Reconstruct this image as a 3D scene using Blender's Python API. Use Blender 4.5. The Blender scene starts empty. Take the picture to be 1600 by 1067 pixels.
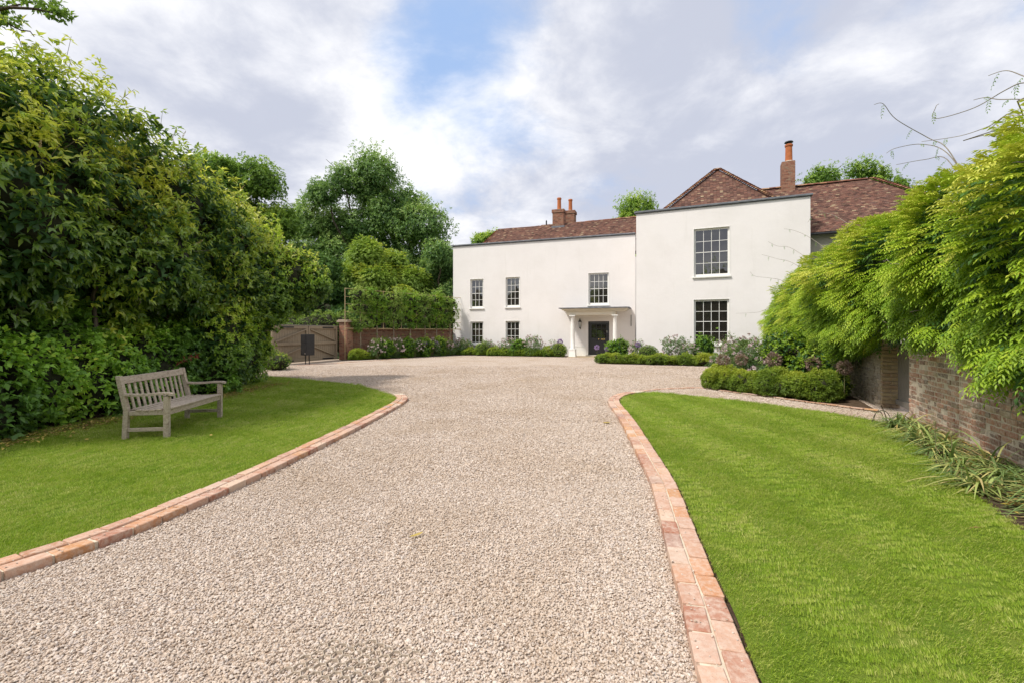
import bpy, bmesh, math, random
import numpy as np
from mathutils import Vector, Matrix, noise

# ------------------------------------------------------------------ camera, sky, sun, exposure
scene = bpy.context.scene
COL = scene.collection
R = random.Random(7)
NR = np.random.default_rng(11)
rad = math.radians

cd = bpy.data.cameras.new('camera')
cd.sensor_width = 36.0; cd.lens = 16.0; cd.clip_start = 0.05; cd.clip_end = 3000
cd.shift_y = -13.5/1600.0
cam = bpy.data.objects.new('camera', cd); COL.objects.link(cam)
cam.location = (0, 0, 1.5); cam.rotation_euler = (rad(90), 0, 0)
scene.camera = cam

SUN_ELEV = rad(53)
SUN_AZ = rad(-118)            # compass-like angle from +Y towards +X: the sun stands to the left and a little behind
sdir = Vector((math.sin(SUN_AZ)*math.cos(SUN_ELEV), math.cos(SUN_AZ)*math.cos(SUN_ELEV), math.sin(SUN_ELEV)))
sl = bpy.data.lights.new('sun', 'SUN'); sl.energy = 3.4; sl.angle = rad(7.0); sl.color = (1.0, 0.94, 0.86)
sun = bpy.data.objects.new('sun', sl); COL.objects.link(sun)
sun.rotation_euler = (-sdir).to_track_quat('-Z', 'Y').to_euler(); sun.location = (-20, -10, 30)

world = bpy.data.worlds.new('World'); scene.world = world; world.use_nodes = True
wt = world.node_tree; wt.nodes.clear()
def wn(t, **kw):
    n = wt.nodes.new(t)
    for k, v in kw.items(): setattr(n, k, v)
    return n
def wl(a, b): wt.links.new(a, b)
def wmath(op, a, b=None, clamp=False):
    n = wn('ShaderNodeMath', operation=op, use_clamp=clamp)
    for i, x in enumerate((a, b)):
        if x is None: continue
        if isinstance(x, (int, float)): n.inputs[i].default_value = x
        else: wl(x, n.inputs[i])
    return n.outputs[0]
def wmix(f, a, b):
    n = wn('ShaderNodeMix', data_type='RGBA')
    if isinstance(f, (int, float)): n.inputs[0].default_value = f
    else: wl(f, n.inputs[0])
    for i, x in ((6, a), (7, b)):
        if isinstance(x, tuple): n.inputs[i].default_value = (*x, 1)
        else: wl(x, n.inputs[i])
    return n.outputs[2]
out = wn('ShaderNodeOutputWorld'); bg = wn('ShaderNodeBackground'); wl(bg.outputs[0], out.inputs[0])
bg.inputs[1].default_value = 0.1
sky = wn('ShaderNodeTexSky', sky_type='NISHITA'); sky.sun_disc = False
sky.sun_elevation = SUN_ELEV; sky.sun_rotation = SUN_AZ; sky.air_density = 1.0; sky.dust_density = 2.0
tc = wn('ShaderNodeTexCoord'); sep = wn('ShaderNodeSeparateXYZ'); wl(tc.outputs['Generated'], sep.inputs[0])
zc = wmath('ADD', wmath('MAXIMUM', sep.outputs[2], 0.0), 0.28)
cx = wmath('DIVIDE', sep.outputs[0], zc); cy = wmath('DIVIDE', sep.outputs[1], zc)
cmb = wn('ShaderNodeCombineXYZ'); wl(cx, cmb.inputs[0]); wl(cy, cmb.inputs[1])
def cloud_noise(scale, detail, rough, off, dist=0.0):
    mp = wn('ShaderNodeMapping'); mp.inputs['Location'].default_value = off; wl(cmb.outputs[0], mp.inputs[0])
    n = wn('ShaderNodeTexNoise'); n.inputs['Scale'].default_value = scale; n.inputs['Detail'].default_value = detail
    n.inputs['Roughness'].default_value = rough; n.inputs['Distortion'].default_value = dist
    wl(mp.outputs[0], n.inputs['Vector']); return n.outputs[0]
def near_dir(d, sharp):              # smooth bump round one direction of the sky
    v = Vector(d).normalized()
    n = wn('ShaderNodeVectorMath', operation='DOT_PRODUCT'); wl(tc.outputs['Generated'], n.inputs[0]); n.inputs[1].default_value = v
    return wmath('POWER', wmath('MAXIMUM', n.outputs['Value'], 0.0), sharp)
def ramp(v, a, b):
    n = wn('ShaderNodeMapRange', interpolation_type='SMOOTHSTEP'); wl(v, n.inputs[0])
    n.inputs[1].default_value = a; n.inputs[2].default_value = b; return n.outputs[0]
n1 = cloud_noise(1.5, 9, 0.58, (3.1, 1.7, 0.0), 0.25)
n2 = cloud_noise(1.15, 8, 0.52, (7.4, 2.2, 1.0), 0.3)
n3 = cloud_noise(4.2, 9, 0.62, (1.4, 5.2, 2.0), 0.2)
cover = n1
for d, s, k in (((-0.06, 1, 0.72), 80, -0.24), ((-0.22, 1, 0.60), 140, -0.20), ((0.57, 1, 0.66), 500, -0.14), ((0.22, 1, 0.27), 150, -0.12), ((0.80, 1, 0.36), 300, -0.10), ((-0.7, 1, 0.5), 20, 0.16), ((0.25, 1, 0.5), 40, 0.14), ((0.8, 1, 0.6), 30, 0.12), ((-0.45, 1, 0.75), 120, 0.12)):
    cover = wmath('ADD', cover, wmath('MULTIPLY', near_dir(d, s), k))
cover = wmath('ADD', wmath('MULTIPLY', cover, 0.74), wmath('MULTIPLY', n3, 0.26))
mask = ramp(cover, 0.27, 0.52)
shade = wmath('ADD', wmath('MULTIPLY', n2, 0.66), wmath('MULTIPLY', n3, 0.34))
for d, s, k in (((-0.75, 1, 0.45), 30, -0.06), ((0.30, 1, 0.36), 60, -0.15), ((-0.1, 1, 0.30), 90, -0.08), ((-0.5, 1, 0.62), 60, -0.04), ((0.22, 1, 0.52), 90, 0.10), ((-0.15, 1, 0.42), 90, 0.06), ((0.85, 1, 0.5), 14, -0.13)):
    shade = wmath('ADD', shade, wmath('MULTIPLY', near_dir(d, s), k))
cloud = wmix(ramp(shade, 0.35, 0.58), (5.1, 5.4, 6.4), (9.3, 9.3, 9.5))
skyb = wmix(0.70, sky.outputs[0], (4.2, 6.0, 9.4))
wl(wmix(mask, skyb, cloud), bg.inputs[0])

scene.view_settings.view_transform = 'Standard'
scene.view_settings.look = 'None'
scene.view_settings.exposure = 0.26
scene.view_settings.gamma = 1.0
scene.view_settings.use_curve_mapping = False
scene.render.engine = 'CYCLES'
scene.cycles.max_bounces = 6; scene.cycles.diffuse_bounces = 3; scene.cycles.glossy_bounces = 2
scene.cycles.transmission_bounces = 4; scene.cycles.transparent_max_bounces = 4
scene.cycles.caustics_reflective = False; scene.cycles.caustics_refractive = False

# ------------------------------------------------------------------ materials
MATS = {}
def mat(name, build):
    if name in MATS: return MATS[name]
    m = bpy.data.materials.new(name); m.use_nodes = True; nt = m.node_tree; nt.nodes.clear()
    o = nt.nodes.new('ShaderNodeOutputMaterial')
    build(nt, o); MATS[name] = m; return m
class G:
    """small helper round a node tree"""
    def __init__(s, nt): s.nt = nt
    def n(s, t, **kw):
        x = s.nt.nodes.new(t)
        for k, v in kw.items(): setattr(x, k, v)
        return x
    def l(s, a, b): s.nt.links.new(a, b)
    def put(s, inp, v):
        if isinstance(v, (int, float)): inp.default_value = v
        elif isinstance(v, tuple): inp.default_value = (*v, 1) if len(v) == 3 and inp.type == 'RGBA' else v
        else: s.l(v, inp)
    def noise(s, scale, detail=4, rough=0.55, vec=None, dist=0.0, out=0):
        x = s.n('ShaderNodeTexNoise'); x.inputs['Scale'].default_value = scale; x.inputs['Detail'].default_value = detail
        x.inputs['Roughness'].default_value = rough; x.inputs['Distortion'].default_value = dist
        if vec is not None: s.l(vec, x.inputs['Vector'])
        return x.outputs[out]
    def ramp(s, f, stops, interp='LINEAR'):
        x = s.n('ShaderNodeValToRGB'); cr = x.color_ramp; cr.interpolation = interp
        while len(cr.elements) > 1: cr.elements.remove(cr.elements[-1])
        cr.elements[0].position = stops[0][0]; cr.elements[0].color = (*stops[0][1], 1)
        for p, c in stops[1:]:
            e = cr.elements.new(p); e.color = (*c, 1)
        s.put(x.inputs[0], f); return x.outputs[0]
    def mix(s, f, a, b, blend='MIX'):
        x = s.n('ShaderNodeMix', data_type='RGBA', blend_type=blend)
        s.put(x.inputs[0], f); s.put(x.inputs[6], a); s.put(x.inputs[7], b); return x.outputs[2]
    def math(s, op, a, b=0.0, clamp=False):
        x = s.n('ShaderNodeMath', operation=op, use_clamp=clamp); s.put(x.inputs[0], a); s.put(x.inputs[1], b); return x.outputs[0]
    def mrange(s, v, a, b, c=0.0, d=1.0):
        x = s.n('ShaderNodeMapRange'); s.l(v, x.inputs[0])
        for i, q in enumerate((a, b, c, d)): x.inputs[i+1].default_value = q
        return x.outputs[0]
    def pos(s, scale=None, kind='Object'):
        t = s.n('ShaderNodeTexCoord').outputs[kind] if kind != 'World' else s.n('ShaderNodeNewGeometry').outputs['Position']
        if scale is None: return t
        m = s.n('ShaderNodeMapping'); m.inputs['Scale'].default_value = scale; s.l(t, m.inputs[0]); return m.outputs[0]
    def bump(s, h, strength=0.5, dist=0.01):
        x = s.n('ShaderNodeBump'); x.inputs['Strength'].default_value = strength; x.inputs['Distance'].default_value = dist
        s.l(h, x.inputs['Height']); return x.outputs[0]
    def pbr(s, out, col, rough=0.8, normal=None, spec=0.3, metal=0.0):
        p = s.n('ShaderNodeBsdfPrincipled'); s.put(p.inputs['Base Color'], col); s.put(p.inputs['Roughness'], rough)
        s.put(p.inputs['Specular IOR Level'], spec); s.put(p.inputs['Metallic'], metal)
        if normal is not None: s.l(normal, p.inputs['Normal'])
        s.l(p.outputs[0], out.inputs[0]); return p

def leafmat(name, stops, trans=0.35, rough=0.45, spec=0.35, attr=True):
    """leaf: colour picked by the per-leaf attribute, some light let through"""
    def b(nt, o):
        g = G(nt)
        if attr:
            a = g.n('ShaderNodeAttribute'); a.attribute_name = 'tint'; f = a.outputs['Fac']
        else: f = g.n('ShaderNodeObjectInfo').outputs['Random']
        c = g.ramp(f, stops)
        p = g.n('ShaderNodeBsdfPrincipled'); g.l(c, p.inputs['Base Color']); p.inputs['Roughness'].default_value = rough
        p.inputs['Specular IOR Level'].default_value = spec
        t = g.n('ShaderNodeBsdfTranslucent'); g.l(g.mix(0.35, c, (0.30, 0.42, 0.03)), t.inputs[0])
        mx = g.n('ShaderNodeMixShader'); mx.inputs[0].default_value = trans
        g.l(p.outputs[0], mx.inputs[1]); g.l(t.outputs[0], mx.inputs[2]); g.l(mx.outputs[0], o.inputs[0])
    return mat(name, b)

def simple(name, col, rough=0.7, var=0.12, scale=6.0, bump=0.0, spec=0.3, metal=0.0, bscale=60, kind='Object'):
    def b(nt, o):
        g = G(nt); v = g.pos(kind=kind); nz = g.noise(scale, 5, 0.6, v)
        lo = tuple(c*(1-var) for c in col); hi = tuple(min(1, c*(1+var)) for c in col)
        c = g.ramp(nz, [(0.3, lo), (0.7, hi)])
        nrm = g.bump(g.noise(bscale, 3, 0.6, v), bump, 0.01) if bump else None
        g.pbr(o, c, rough, nrm, spec, metal)
    return mat(name, b)

def m_stucco():
    def b(nt, o):
        g = G(nt); v = g.pos(kind='World')
        c = g.ramp(g.noise(0.6, 6, 0.6, v), [(0.3, (0.745, 0.715, 0.69)), (0.55, (0.785, 0.755, 0.735)), (0.75, (0.80, 0.77, 0.75))])
        st = g.noise(1.0, 5, 0.65, g.pos((3.0, 3.0, 0.35), 'World'))
        c = g.mix(g.mrange(st, 0.58, 0.78, 0, 0.28), c, (0.62, 0.60, 0.55))
        geo = g.n('ShaderNodeSeparateXYZ'); g.l(g.pos(kind='World'), geo.inputs[0])
        low = g.math('MULTIPLY', g.mrange(geo.outputs[2], 0.05, 0.55, 1, 0), g.noise(3, 4, 0.6, v))
        c = g.mix(g.math('MULTIPLY', low, 0.7), c, (0.46, 0.43, 0.36))
        h = g.math('ADD', g.noise(2.2, 4, 0.6, v), g.math('MULTIPLY', g.noise(45, 3, 0.6, v), 0.12))
        g.pbr(o, c, 0.85, g.bump(h, 0.35, 0.03), 0.2)
    return mat('stucco', b)
def m_brick(name, stops, rnd='island', dirt=(0.42, 0.38, 0.31), dirtamt=0.35, bump=0.5):
    def b(nt, o):
        g = G(nt)
        if rnd == 'island': f = g.n('ShaderNodeNewGeometry').outputs['Random Per Island']
        else: f = g.n('ShaderNodeObjectInfo').outputs['Random']
        v = g.pos(kind='World')
        c = g.ramp(f, stops)
        c = g.mix(g.mrange(g.noise(28, 5, 0.65, v), 0.42, 0.70, 0, dirtamt*1.6), c, dirt)
        c = g.mix(g.mrange(g.noise(7, 5, 0.6, v), 0.45, 0.75, 0, dirtamt), c, tuple(x*1.25 for x in dirt))
        spk = g.n('ShaderNodeTexVoronoi'); spk.inputs['Scale'].default_value = 110; g.l(v, spk.inputs['Vector'])
        c = g.mix(g.mrange(spk.outputs['Distance'], 0.08, 0.2, 0.55, 0), c, (0.10, 0.06, 0.045))
        h = g.math('ADD', g.noise(35, 5, 0.65, v), g.math('MULTIPLY', g.noise(150, 2, 0.6, v), 0.3))
        g.pbr(o, c, 0.9, g.bump(h, bump, 0.008), 0.2)
    return mat(name, b)
def m_gravel_sheet():
    def b(nt, o):
        g = G(nt); v = g.pos(kind='World')
        vo = g.n('ShaderNodeTexVoronoi'); vo.inputs['Scale'].default_value = 62; g.l(v, vo.inputs['Vector'])
        sepc = g.n('ShaderNodeSeparateColor'); g.l(vo.outputs['Color'], sepc.inputs[0])
        c = g.ramp(sepc.outputs[0], GRAVEL)
        big = g.noise(0.55, 6, 0.62, v, 0.4)
        c = g.mix(g.mrange(big, 0.46, 0.68, 0, 0.55), c, (0.40, 0.29, 0.19))
        gap = g.mrange(vo.outputs['Distance'], 0.40, 0.80, 0, 0.5)
        c = g.mix(gap, c, (0.15, 0.115, 0.085))
        inv = g.math('SUBTRACT', 1.0, vo.outputs['Distance'])
        g.pbr(o, c, 0.9, g.bump(inv, 0.7, 0.012), 0.2)
    return mat('gravel_sheet', b)
GRAVEL = [(0.0, (0.28, 0.20, 0.15)), (0.12, (0.45, 0.345, 0.26)), (0.35, (0.56, 0.45, 0.36)), (0.6, (0.62, 0.52, 0.43)), (0.8, (0.54, 0.455, 0.40)), (0.93, (0.72, 0.635, 0.55)), (1.0, (0.40, 0.34, 0.31))]
def m_stone():
    def b(nt, o):
        g = G(nt); f = g.n('ShaderNodeObjectInfo').outputs['Random']; v = g.pos(kind='World')
        c = g.ramp(f, GRAVEL)
        big = g.noise(0.55, 6, 0.62, v, 0.4)
        c = g.mix(g.mrange(big, 0.46, 0.68, 0, 0.5), c, (0.40, 0.29, 0.19))
        c = g.mix(g.mrange(g.noise(180, 3, 0.6, v), 0.45, 0.7, 0, 0.35), c, (0.68, 0.63, 0.56))
        g.pbr(o, c, 0.85, None, 0.25)
    return mat('gravel_stone', b)
def m_lawn():
    def b(nt, o):
        g = G(nt); v = g.pos(kind='World')
        c = g.ramp(g.noise(3.0, 6, 0.65, v), [(0.3, (0.12, 0.20, 0.018)), (0.5, (0.18, 0.27, 0.028)), (0.7, (0.26, 0.31, 0.05))])
        c = g.mix(g.mrange(g.noise(60, 4, 0.7, v), 0.3, 0.7, 0.5, 0), c, (0.06, 0.09, 0.015))
        g.pbr(o, c, 0.9, g.bump(g.noise(90, 3, 0.7, v), 0.8, 0.03), 0.1)
    return mat('lawn_sheet', b)
def m_grass():
    def b(nt, o):
        g = G(nt); v = g.pos(kind='World')
        f = g.n('ShaderNodeObjectInfo').outputs['Random']
        a = g.math('ADD', g.math('MULTIPLY', f, 0.45), g.math('MULTIPLY', g.noise(0.9, 5, 0.65, v), 0.62))
        c = g.ramp(a, [(0.22, (0.18, 0.285, 0.020)), (0.40, (0.28, 0.42, 0.032)), (0.58, (0.40, 0.50, 0.065)), (0.80, (0.56, 0.56, 0.18))])
        p = g.n('ShaderNodeBsdfPrincipled'); g.l(c, p.inputs['Base Color']); p.inputs['Roughness'].default_value = 0.5; p.inputs['Specular IOR Level'].default_value = 0.3
        t = g.n('ShaderNodeBsdfTranslucent'); g.l(c, t.inputs[0])
        mx = g.n('ShaderNodeMixShader'); mx.inputs[0].default_value = 0.35
        g.l(p.outputs[0], mx.inputs[1]); g.l(t.outputs[0], mx.inputs[2]); g.l(mx.outputs[0], o.inputs[0])
    return mat('grass_blade', b)
def m_soil():
    def b(nt, o):
        g = G(nt); v = g.pos(kind='World')
        c = g.ramp(g.noise(14, 6, 0.7, v), [(0.3, (0.07, 0.045, 0.03)), (0.6, (0.15, 0.105, 0.07)), (0.8, (0.24, 0.18, 0.12))])
        g.pbr(o, c, 0.95, g.bump(g.noise(30, 6, 0.7, v), 1.0, 0.04), 0.1)
    return mat('soil', b)
def m_tile():
    def b(nt, o):
        g = G(nt); f = g.n('ShaderNodeNewGeometry').outputs['Random Per Island']; v = g.pos(kind='World')
        c = g.ramp(f, [(0, (0.075, 0.042, 0.034)), (0.25, (0.135, 0.070, 0.054)), (0.5, (0.185, 0.092, 0.068)), (0.7, (0.225, 0.112, 0.080)), (0.85, (0.15, 0.085, 0.072)), (0.95, (0.30, 0.18, 0.12)), (1, (0.36, 0.28, 0.18))])
        c = g.mix(g.mrange(g.noise(0.9, 5, 0.65, v), 0.45, 0.7, 0, 0.45), c, (0.13, 0.078, 0.062))
        c = g.mix(g.mrange(g.noise(6, 5, 0.7, v), 0.56, 0.72, 0, 0.5), c, (0.33, 0.27, 0.17))
        g.pbr(o, c, 0.9, g.bump(g.noise(40, 4, 0.6, v), 0.4, 0.01), 0.2)
    return mat('roof_tile', b)
def m_lead():
    def b(nt, o):
        g = G(nt); v = g.pos(kind='World')
        c = g.ramp(g.noise(2.5, 6, 0.7, g.pos((1.2, 1.2, 8), 'World')), [(0.35, (0.10, 0.11, 0.125)), (0.55, (0.17, 0.18, 0.20)), (0.7, (0.36, 0.37, 0.38))])
        g.pbr(o, c, 0.6, g.bump(g.noise(6, 4, 0.6, v), 0.3, 0.02), 0.4)
    return mat('lead', b)
def m_glass(name, base, refl):
    def b(nt, o):
        g = G(nt); v = g.pos(kind='World')
        d = g.n('ShaderNodeBsdfPrincipled'); g.l(g.ramp(g.noise(2.2, 3, 0.5, v), [(0.35, tuple(x*0.55 for x in base)), (0.65, base)]), d.inputs['Base Color'])
        d.inputs['Roughness'].default_value = 0.4; d.inputs['Specular IOR Level'].default_value = 0.2
        s = g.n('ShaderNodeBsdfGlossy'); s.inputs['Roughness'].default_value = 0.015
        g.l(g.bump(g.noise(1.8, 2, 0.4, v), 0.05, 0.05), s.inputs['Normal'])
        fr = g.n('ShaderNodeFresnel'); fr.inputs[0].default_value = 1.5
        f = g.math('MULTIPLY', fr.outputs[0], refl, True)
        mx = g.n('ShaderNodeMixShader'); g.l(f, mx.inputs[0]); g.l(d.outputs[0], mx.inputs[1]); g.l(s.outputs[0], mx.inputs[2]); g.l(mx.outputs[0], o.inputs[0])
    return mat(name, b)
def m_wood(name, cols, grain=(1, 1, 1), bump=0.5, lichen=None):
    def b(nt, o):
        g = G(nt)
        v = g.pos(grain)
        n = g.noise(14, 6, 0.7, v, 0.4)
        c = g.ramp(n, [(0.3, cols[0]), (0.5, cols[1]), (0.7, cols[2])])
        c = g.mix(g.mrange(g.noise(5, 4, 0.6, g.pos()), 0.4, 0.7, 0, 0.5), c, cols[1])
        if lichen: c = g.mix(g.mrange(g.noise(22, 5, 0.7, g.pos()), 0.58, 0.66, 0, 0.7), c, lichen)
        g.pbr(o, c, 0.85, g.bump(n, bump, 0.006), 0.2)
    return mat(name, b)
def m_bark():
    def b(nt, o):
        g = G(nt); v = g.pos((4, 4, 0.8), 'World')
        n = g.noise(6, 6, 0.7, v)
        c = g.ramp(n, [(0.3, (0.045, 0.035, 0.026)), (0.6, (0.13, 0.105, 0.08)), (0.8, (0.21, 0.18, 0.14))])
        g.pbr(o, c, 0.95, g.bump(n, 0.9, 0.03), 0.1)
    return mat('bark', b)

STUCCO = m_stucco(); TILE = m_tile(); LEAD = m_lead(); SOIL = m_soil(); BARK = m_bark()
WHITEP = simple('white_paint', (0.80, 0.79, 0.75), 0.45, 0.04, 8, spec=0.4)
CREAM = simple('bounce_cream', (0.76, 0.70, 0.58), 0.8, 0.05, 2, 0.15)  # warm bounce from the gravel under the porch put into the colour
BLACKP = simple('dark_door_paint', (0.028, 0.030, 0.034), 0.35, 0.12, 5, spec=0.5)
BLACKM = simple('black_metal', (0.015, 0.015, 0.016), 0.45, 0.2, 8, spec=0.5)
IRON = simple('rusty_iron', (0.09, 0.065, 0.05), 0.75, 0.35, 20, 0.3)
BRASS = mat('brass', lambda nt, o: G(nt).pbr(o, (0.75, 0.56, 0.25), 0.25, None, 0.5, 1.0))
CHROME = mat('chrome', lambda nt, o: G(nt).pbr(o, (0.8, 0.8, 0.8), 0.25, None, 0.5, 1.0))
TERRA = simple('terracotta', (0.42, 0.135, 0.05), 0.85, 0.2, 6, 0.2)
GLASS_D = m_glass('window_glass', (0.022, 0.019, 0.014), 4.2)
MORTAR = simple('mortar', (0.46, 0.40, 0.31), 0.95, 0.15, 20, 0.5)
MORTAR_P = simple('pale_mortar', (0.60, 0.52, 0.40), 0.95, 0.12, 25, 0.4)
BRICK_E = m_brick('edging_brick', [(0, (0.36, 0.15, 0.095)), (0.18, (0.48, 0.27, 0.185)), (0.4, (0.54, 0.35, 0.26)), (0.6, (0.52, 0.25, 0.125)), (0.75, (0.60, 0.44, 0.33)), (0.9, (0.34, 0.19, 0.15)), (1, (0.62, 0.30, 0.10))], 'object', (0.60, 0.49, 0.40), 0.38, 0.7)
BRICK_W = m_brick('wall_brick', [(0, (0.13, 0.09, 0.075)), (0.2, (0.27, 0.14, 0.095)), (0.45, (0.40, 0.19, 0.12)), (0.7, (0.47, 0.26, 0.17)), (0.85, (0.20, 0.15, 0.12)), (1, (0.44, 0.32, 0.21))], 'object', (0.54, 0.46, 0.37), 0.50, 0.8)
BRICK_WI = m_brick('wall_brick_mass', [(0, (0.17, 0.13, 0.10)), (0.3, (0.33, 0.26, 0.19)), (0.6, (0.44, 0.36, 0.27)), (0.8, (0.25, 0.20, 0.165)), (1, (0.46, 0.36, 0.24))], 'island', (0.50, 0.45, 0.36), 0.55, 0.8)
BRICK_Y = m_brick('stock_brick', [(0, (0.34, 0.26, 0.14)), (0.4, (0.47, 0.37, 0.21)), (0.8, (0.40, 0.30, 0.18)), (1, (0.33, 0.21, 0.13))], 'object', (0.46, 0.41, 0.31), 0.35, 0.8)
BRICK_R = m_brick('red_brick', [(0, (0.15, 0.055, 0.04)), (0.3, (0.28, 0.11, 0.07)), (0.7, (0.34, 0.15, 0.095)), (1, (0.25, 0.16, 0.11))], 'island', (0.30, 0.25, 0.18), 0.35, 0.6)
GATEW = m_wood('gate_paint', [(0.24, 0.195, 0.135), (0.28, 0.225, 0.158), (0.31, 0.255, 0.18)], (1, 1, 0.2), 0.2)
GATEP = m_wood('gate_oak', [(0.15, 0.14, 0.12), (0.24, 0.22, 0.19), (0.32, 0.29, 0.25)], (6, 6, 0.6), 0.6)
TEAK = m_wood('weathered_teak', [(0.27, 0.21, 0.165), (0.46, 0.38, 0.30), (0.60, 0.52, 0.44)], (1.0, 3.0, 3.0), 0.7, (0.17, 0.12, 0.09))
CANE = simple('bamboo_cane', (0.48, 0.37, 0.20), 0.6, 0.2, 10)
LAWN = m_lawn(); GRASS = m_grass(); STONE = m_stone(); GRAVSHEET = m_gravel_sheet()
L_EVER = leafmat('leaf_evergreen', [(0, (0.095, 0.171, 0.043)), (0.35, (0.21, 0.343, 0.059)), (0.6, (0.449, 0.579, 0.076)), (0.8, (0.8, 0.8, 0.107)), (0.95, (0.8, 0.8, 0.126)), (1, (0.8, 0.8, 0.171))], 0.42, 0.27, 0.7)
L_LAUREL = leafmat('leaf_laurel', [(0, (0.106, 0.217, 0.05)), (0.4, (0.263, 0.436, 0.062)), (0.7, (0.566, 0.769, 0.085)), (0.9, (0.8, 0.8, 0.129)), (1, (0.8, 0.8, 0.306))], 0.42, 0.29, 0.7)
L_IVY = leafmat('leaf_ivy', [(0, (0.068, 0.15, 0.031)), (0.4, (0.169, 0.338, 0.045)), (0.7, (0.36, 0.618, 0.061)), (1, (0.717, 0.792, 0.113))], 0.3, 0.42, 0.4)
L_WIST = leafmat('leaf_wisteria', [(0, (0.077, 0.167, 0.016)), (0.3, (0.163, 0.301, 0.02)), (0.6, (0.3, 0.46, 0.031)), (0.85, (0.48, 0.604, 0.047)), (1, (0.662, 0.666, 0.112))], 0.34, 0.45, 0.35)
L_OAK = leafmat('leaf_oak', [(0, (0.106, 0.214, 0.04)), (0.5, (0.264, 0.427, 0.063)), (1, (0.534, 0.677, 0.102))], 0.38)
L_ASH = leafmat('leaf_ash', [(0, (0.112, 0.226, 0.072)), (0.5, (0.278, 0.442, 0.128)), (1, (0.581, 0.72, 0.203))], 0.38)
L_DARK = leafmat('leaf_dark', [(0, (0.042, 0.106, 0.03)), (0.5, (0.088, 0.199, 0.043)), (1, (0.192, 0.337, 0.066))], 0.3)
L_LIGHT = leafmat('leaf_robinia', [(0, (0.187, 0.308, 0.05)), (0.5, (0.355, 0.503, 0.078)), (1, (0.779, 0.782, 0.098))], 0.4)
L_HEDGE = leafmat('leaf_hedge', [(0, (0.129, 0.245, 0.044)), (0.5, (0.257, 0.392, 0.073)), (1, (0.489, 0.61, 0.148))], 0.4)
L_BOX = leafmat('leaf_box', [(0, (0.098, 0.192, 0.026)), (0.5, (0.231, 0.348, 0.038)), (1, (0.491, 0.555, 0.066))], 0.35)
L_YEW = leafmat('leaf_yew', [(0, (0.105, 0.187, 0.031)), (0.5, (0.251, 0.359, 0.042)), (1, (0.562, 0.593, 0.074))], 0.35)
L_ROSE = leafmat('leaf_rose', [(0, (0.071, 0.147, 0.049)), (0.5, (0.141, 0.247, 0.079)), (1, (0.307, 0.382, 0.113))], 0.35)
L_LIME = leafmat('leaf_lime', [(0, (0.121, 0.23, 0.02)), (0.5, (0.242, 0.387, 0.026)), (1, (0.436, 0.508, 0.043))], 0.4)
L_FRESH = leafmat('leaf_fresh', [(0, (0.115, 0.241, 0.028)), (0.5, (0.209, 0.38, 0.038)), (1, (0.38, 0.517, 0.052))], 0.4)
L_STRAP = leafmat('leaf_strap', [(0, (0.112, 0.173, 0.068)), (0.4, (0.225, 0.33, 0.112)), (0.7, (0.405, 0.495, 0.15)), (0.9, (0.66, 0.6, 0.225)), (1, (0.675, 0.495, 0.255))], 0.3)
PETAL_W = leafmat('petal_pale', [(0, (0.62, 0.42, 0.46)), (0.5, (0.74, 0.60, 0.62)), (1, (0.80, 0.76, 0.74))], 0.3, 0.6, 0.2)
PETAL_P = leafmat('petal_purple', [(0, (0.26, 0.14, 0.40)), (1, (0.50, 0.36, 0.62))], 0.3, 0.6, 0.2)
SEEDH = leafmat('seedhead', [(0, (0.22, 0.14, 0.12)), (1, (0.42, 0.30, 0.25))], 0.3, 0.7, 0.1)
CATKIN = leafmat('catkin', [(0, (0.50, 0.36, 0.20)), (1, (0.66, 0.52, 0.32))], 0.3, 0.7, 0.1)
LITTER = leafmat('dead_leaf', [(0, (0.22, 0.12, 0.05)), (0.5, (0.42, 0.30, 0.11)), (1, (0.60, 0.46, 0.10))], 0.2, 0.6, 0.2)
REDLEAF = leafmat('red_leaf', [(0, (0.10, 0.012, 0.008)), (1, (0.22, 0.03, 0.012))], 0.2, 0.5, 0.3)
CORE_SHADE = simple('core_shade', (0.030, 0.032, 0.016), 0.95, 0.5, 6, 0.6)  # filler cores of bushes: shade between the leaves put into the colour
VINEW = simple('vine_stem', (0.24, 0.21, 0.16), 0.85, 0.3, 15)
REDSTEM = simple('young_stem', (0.22, 0.20, 0.10), 0.8, 0.3, 15)

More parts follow.
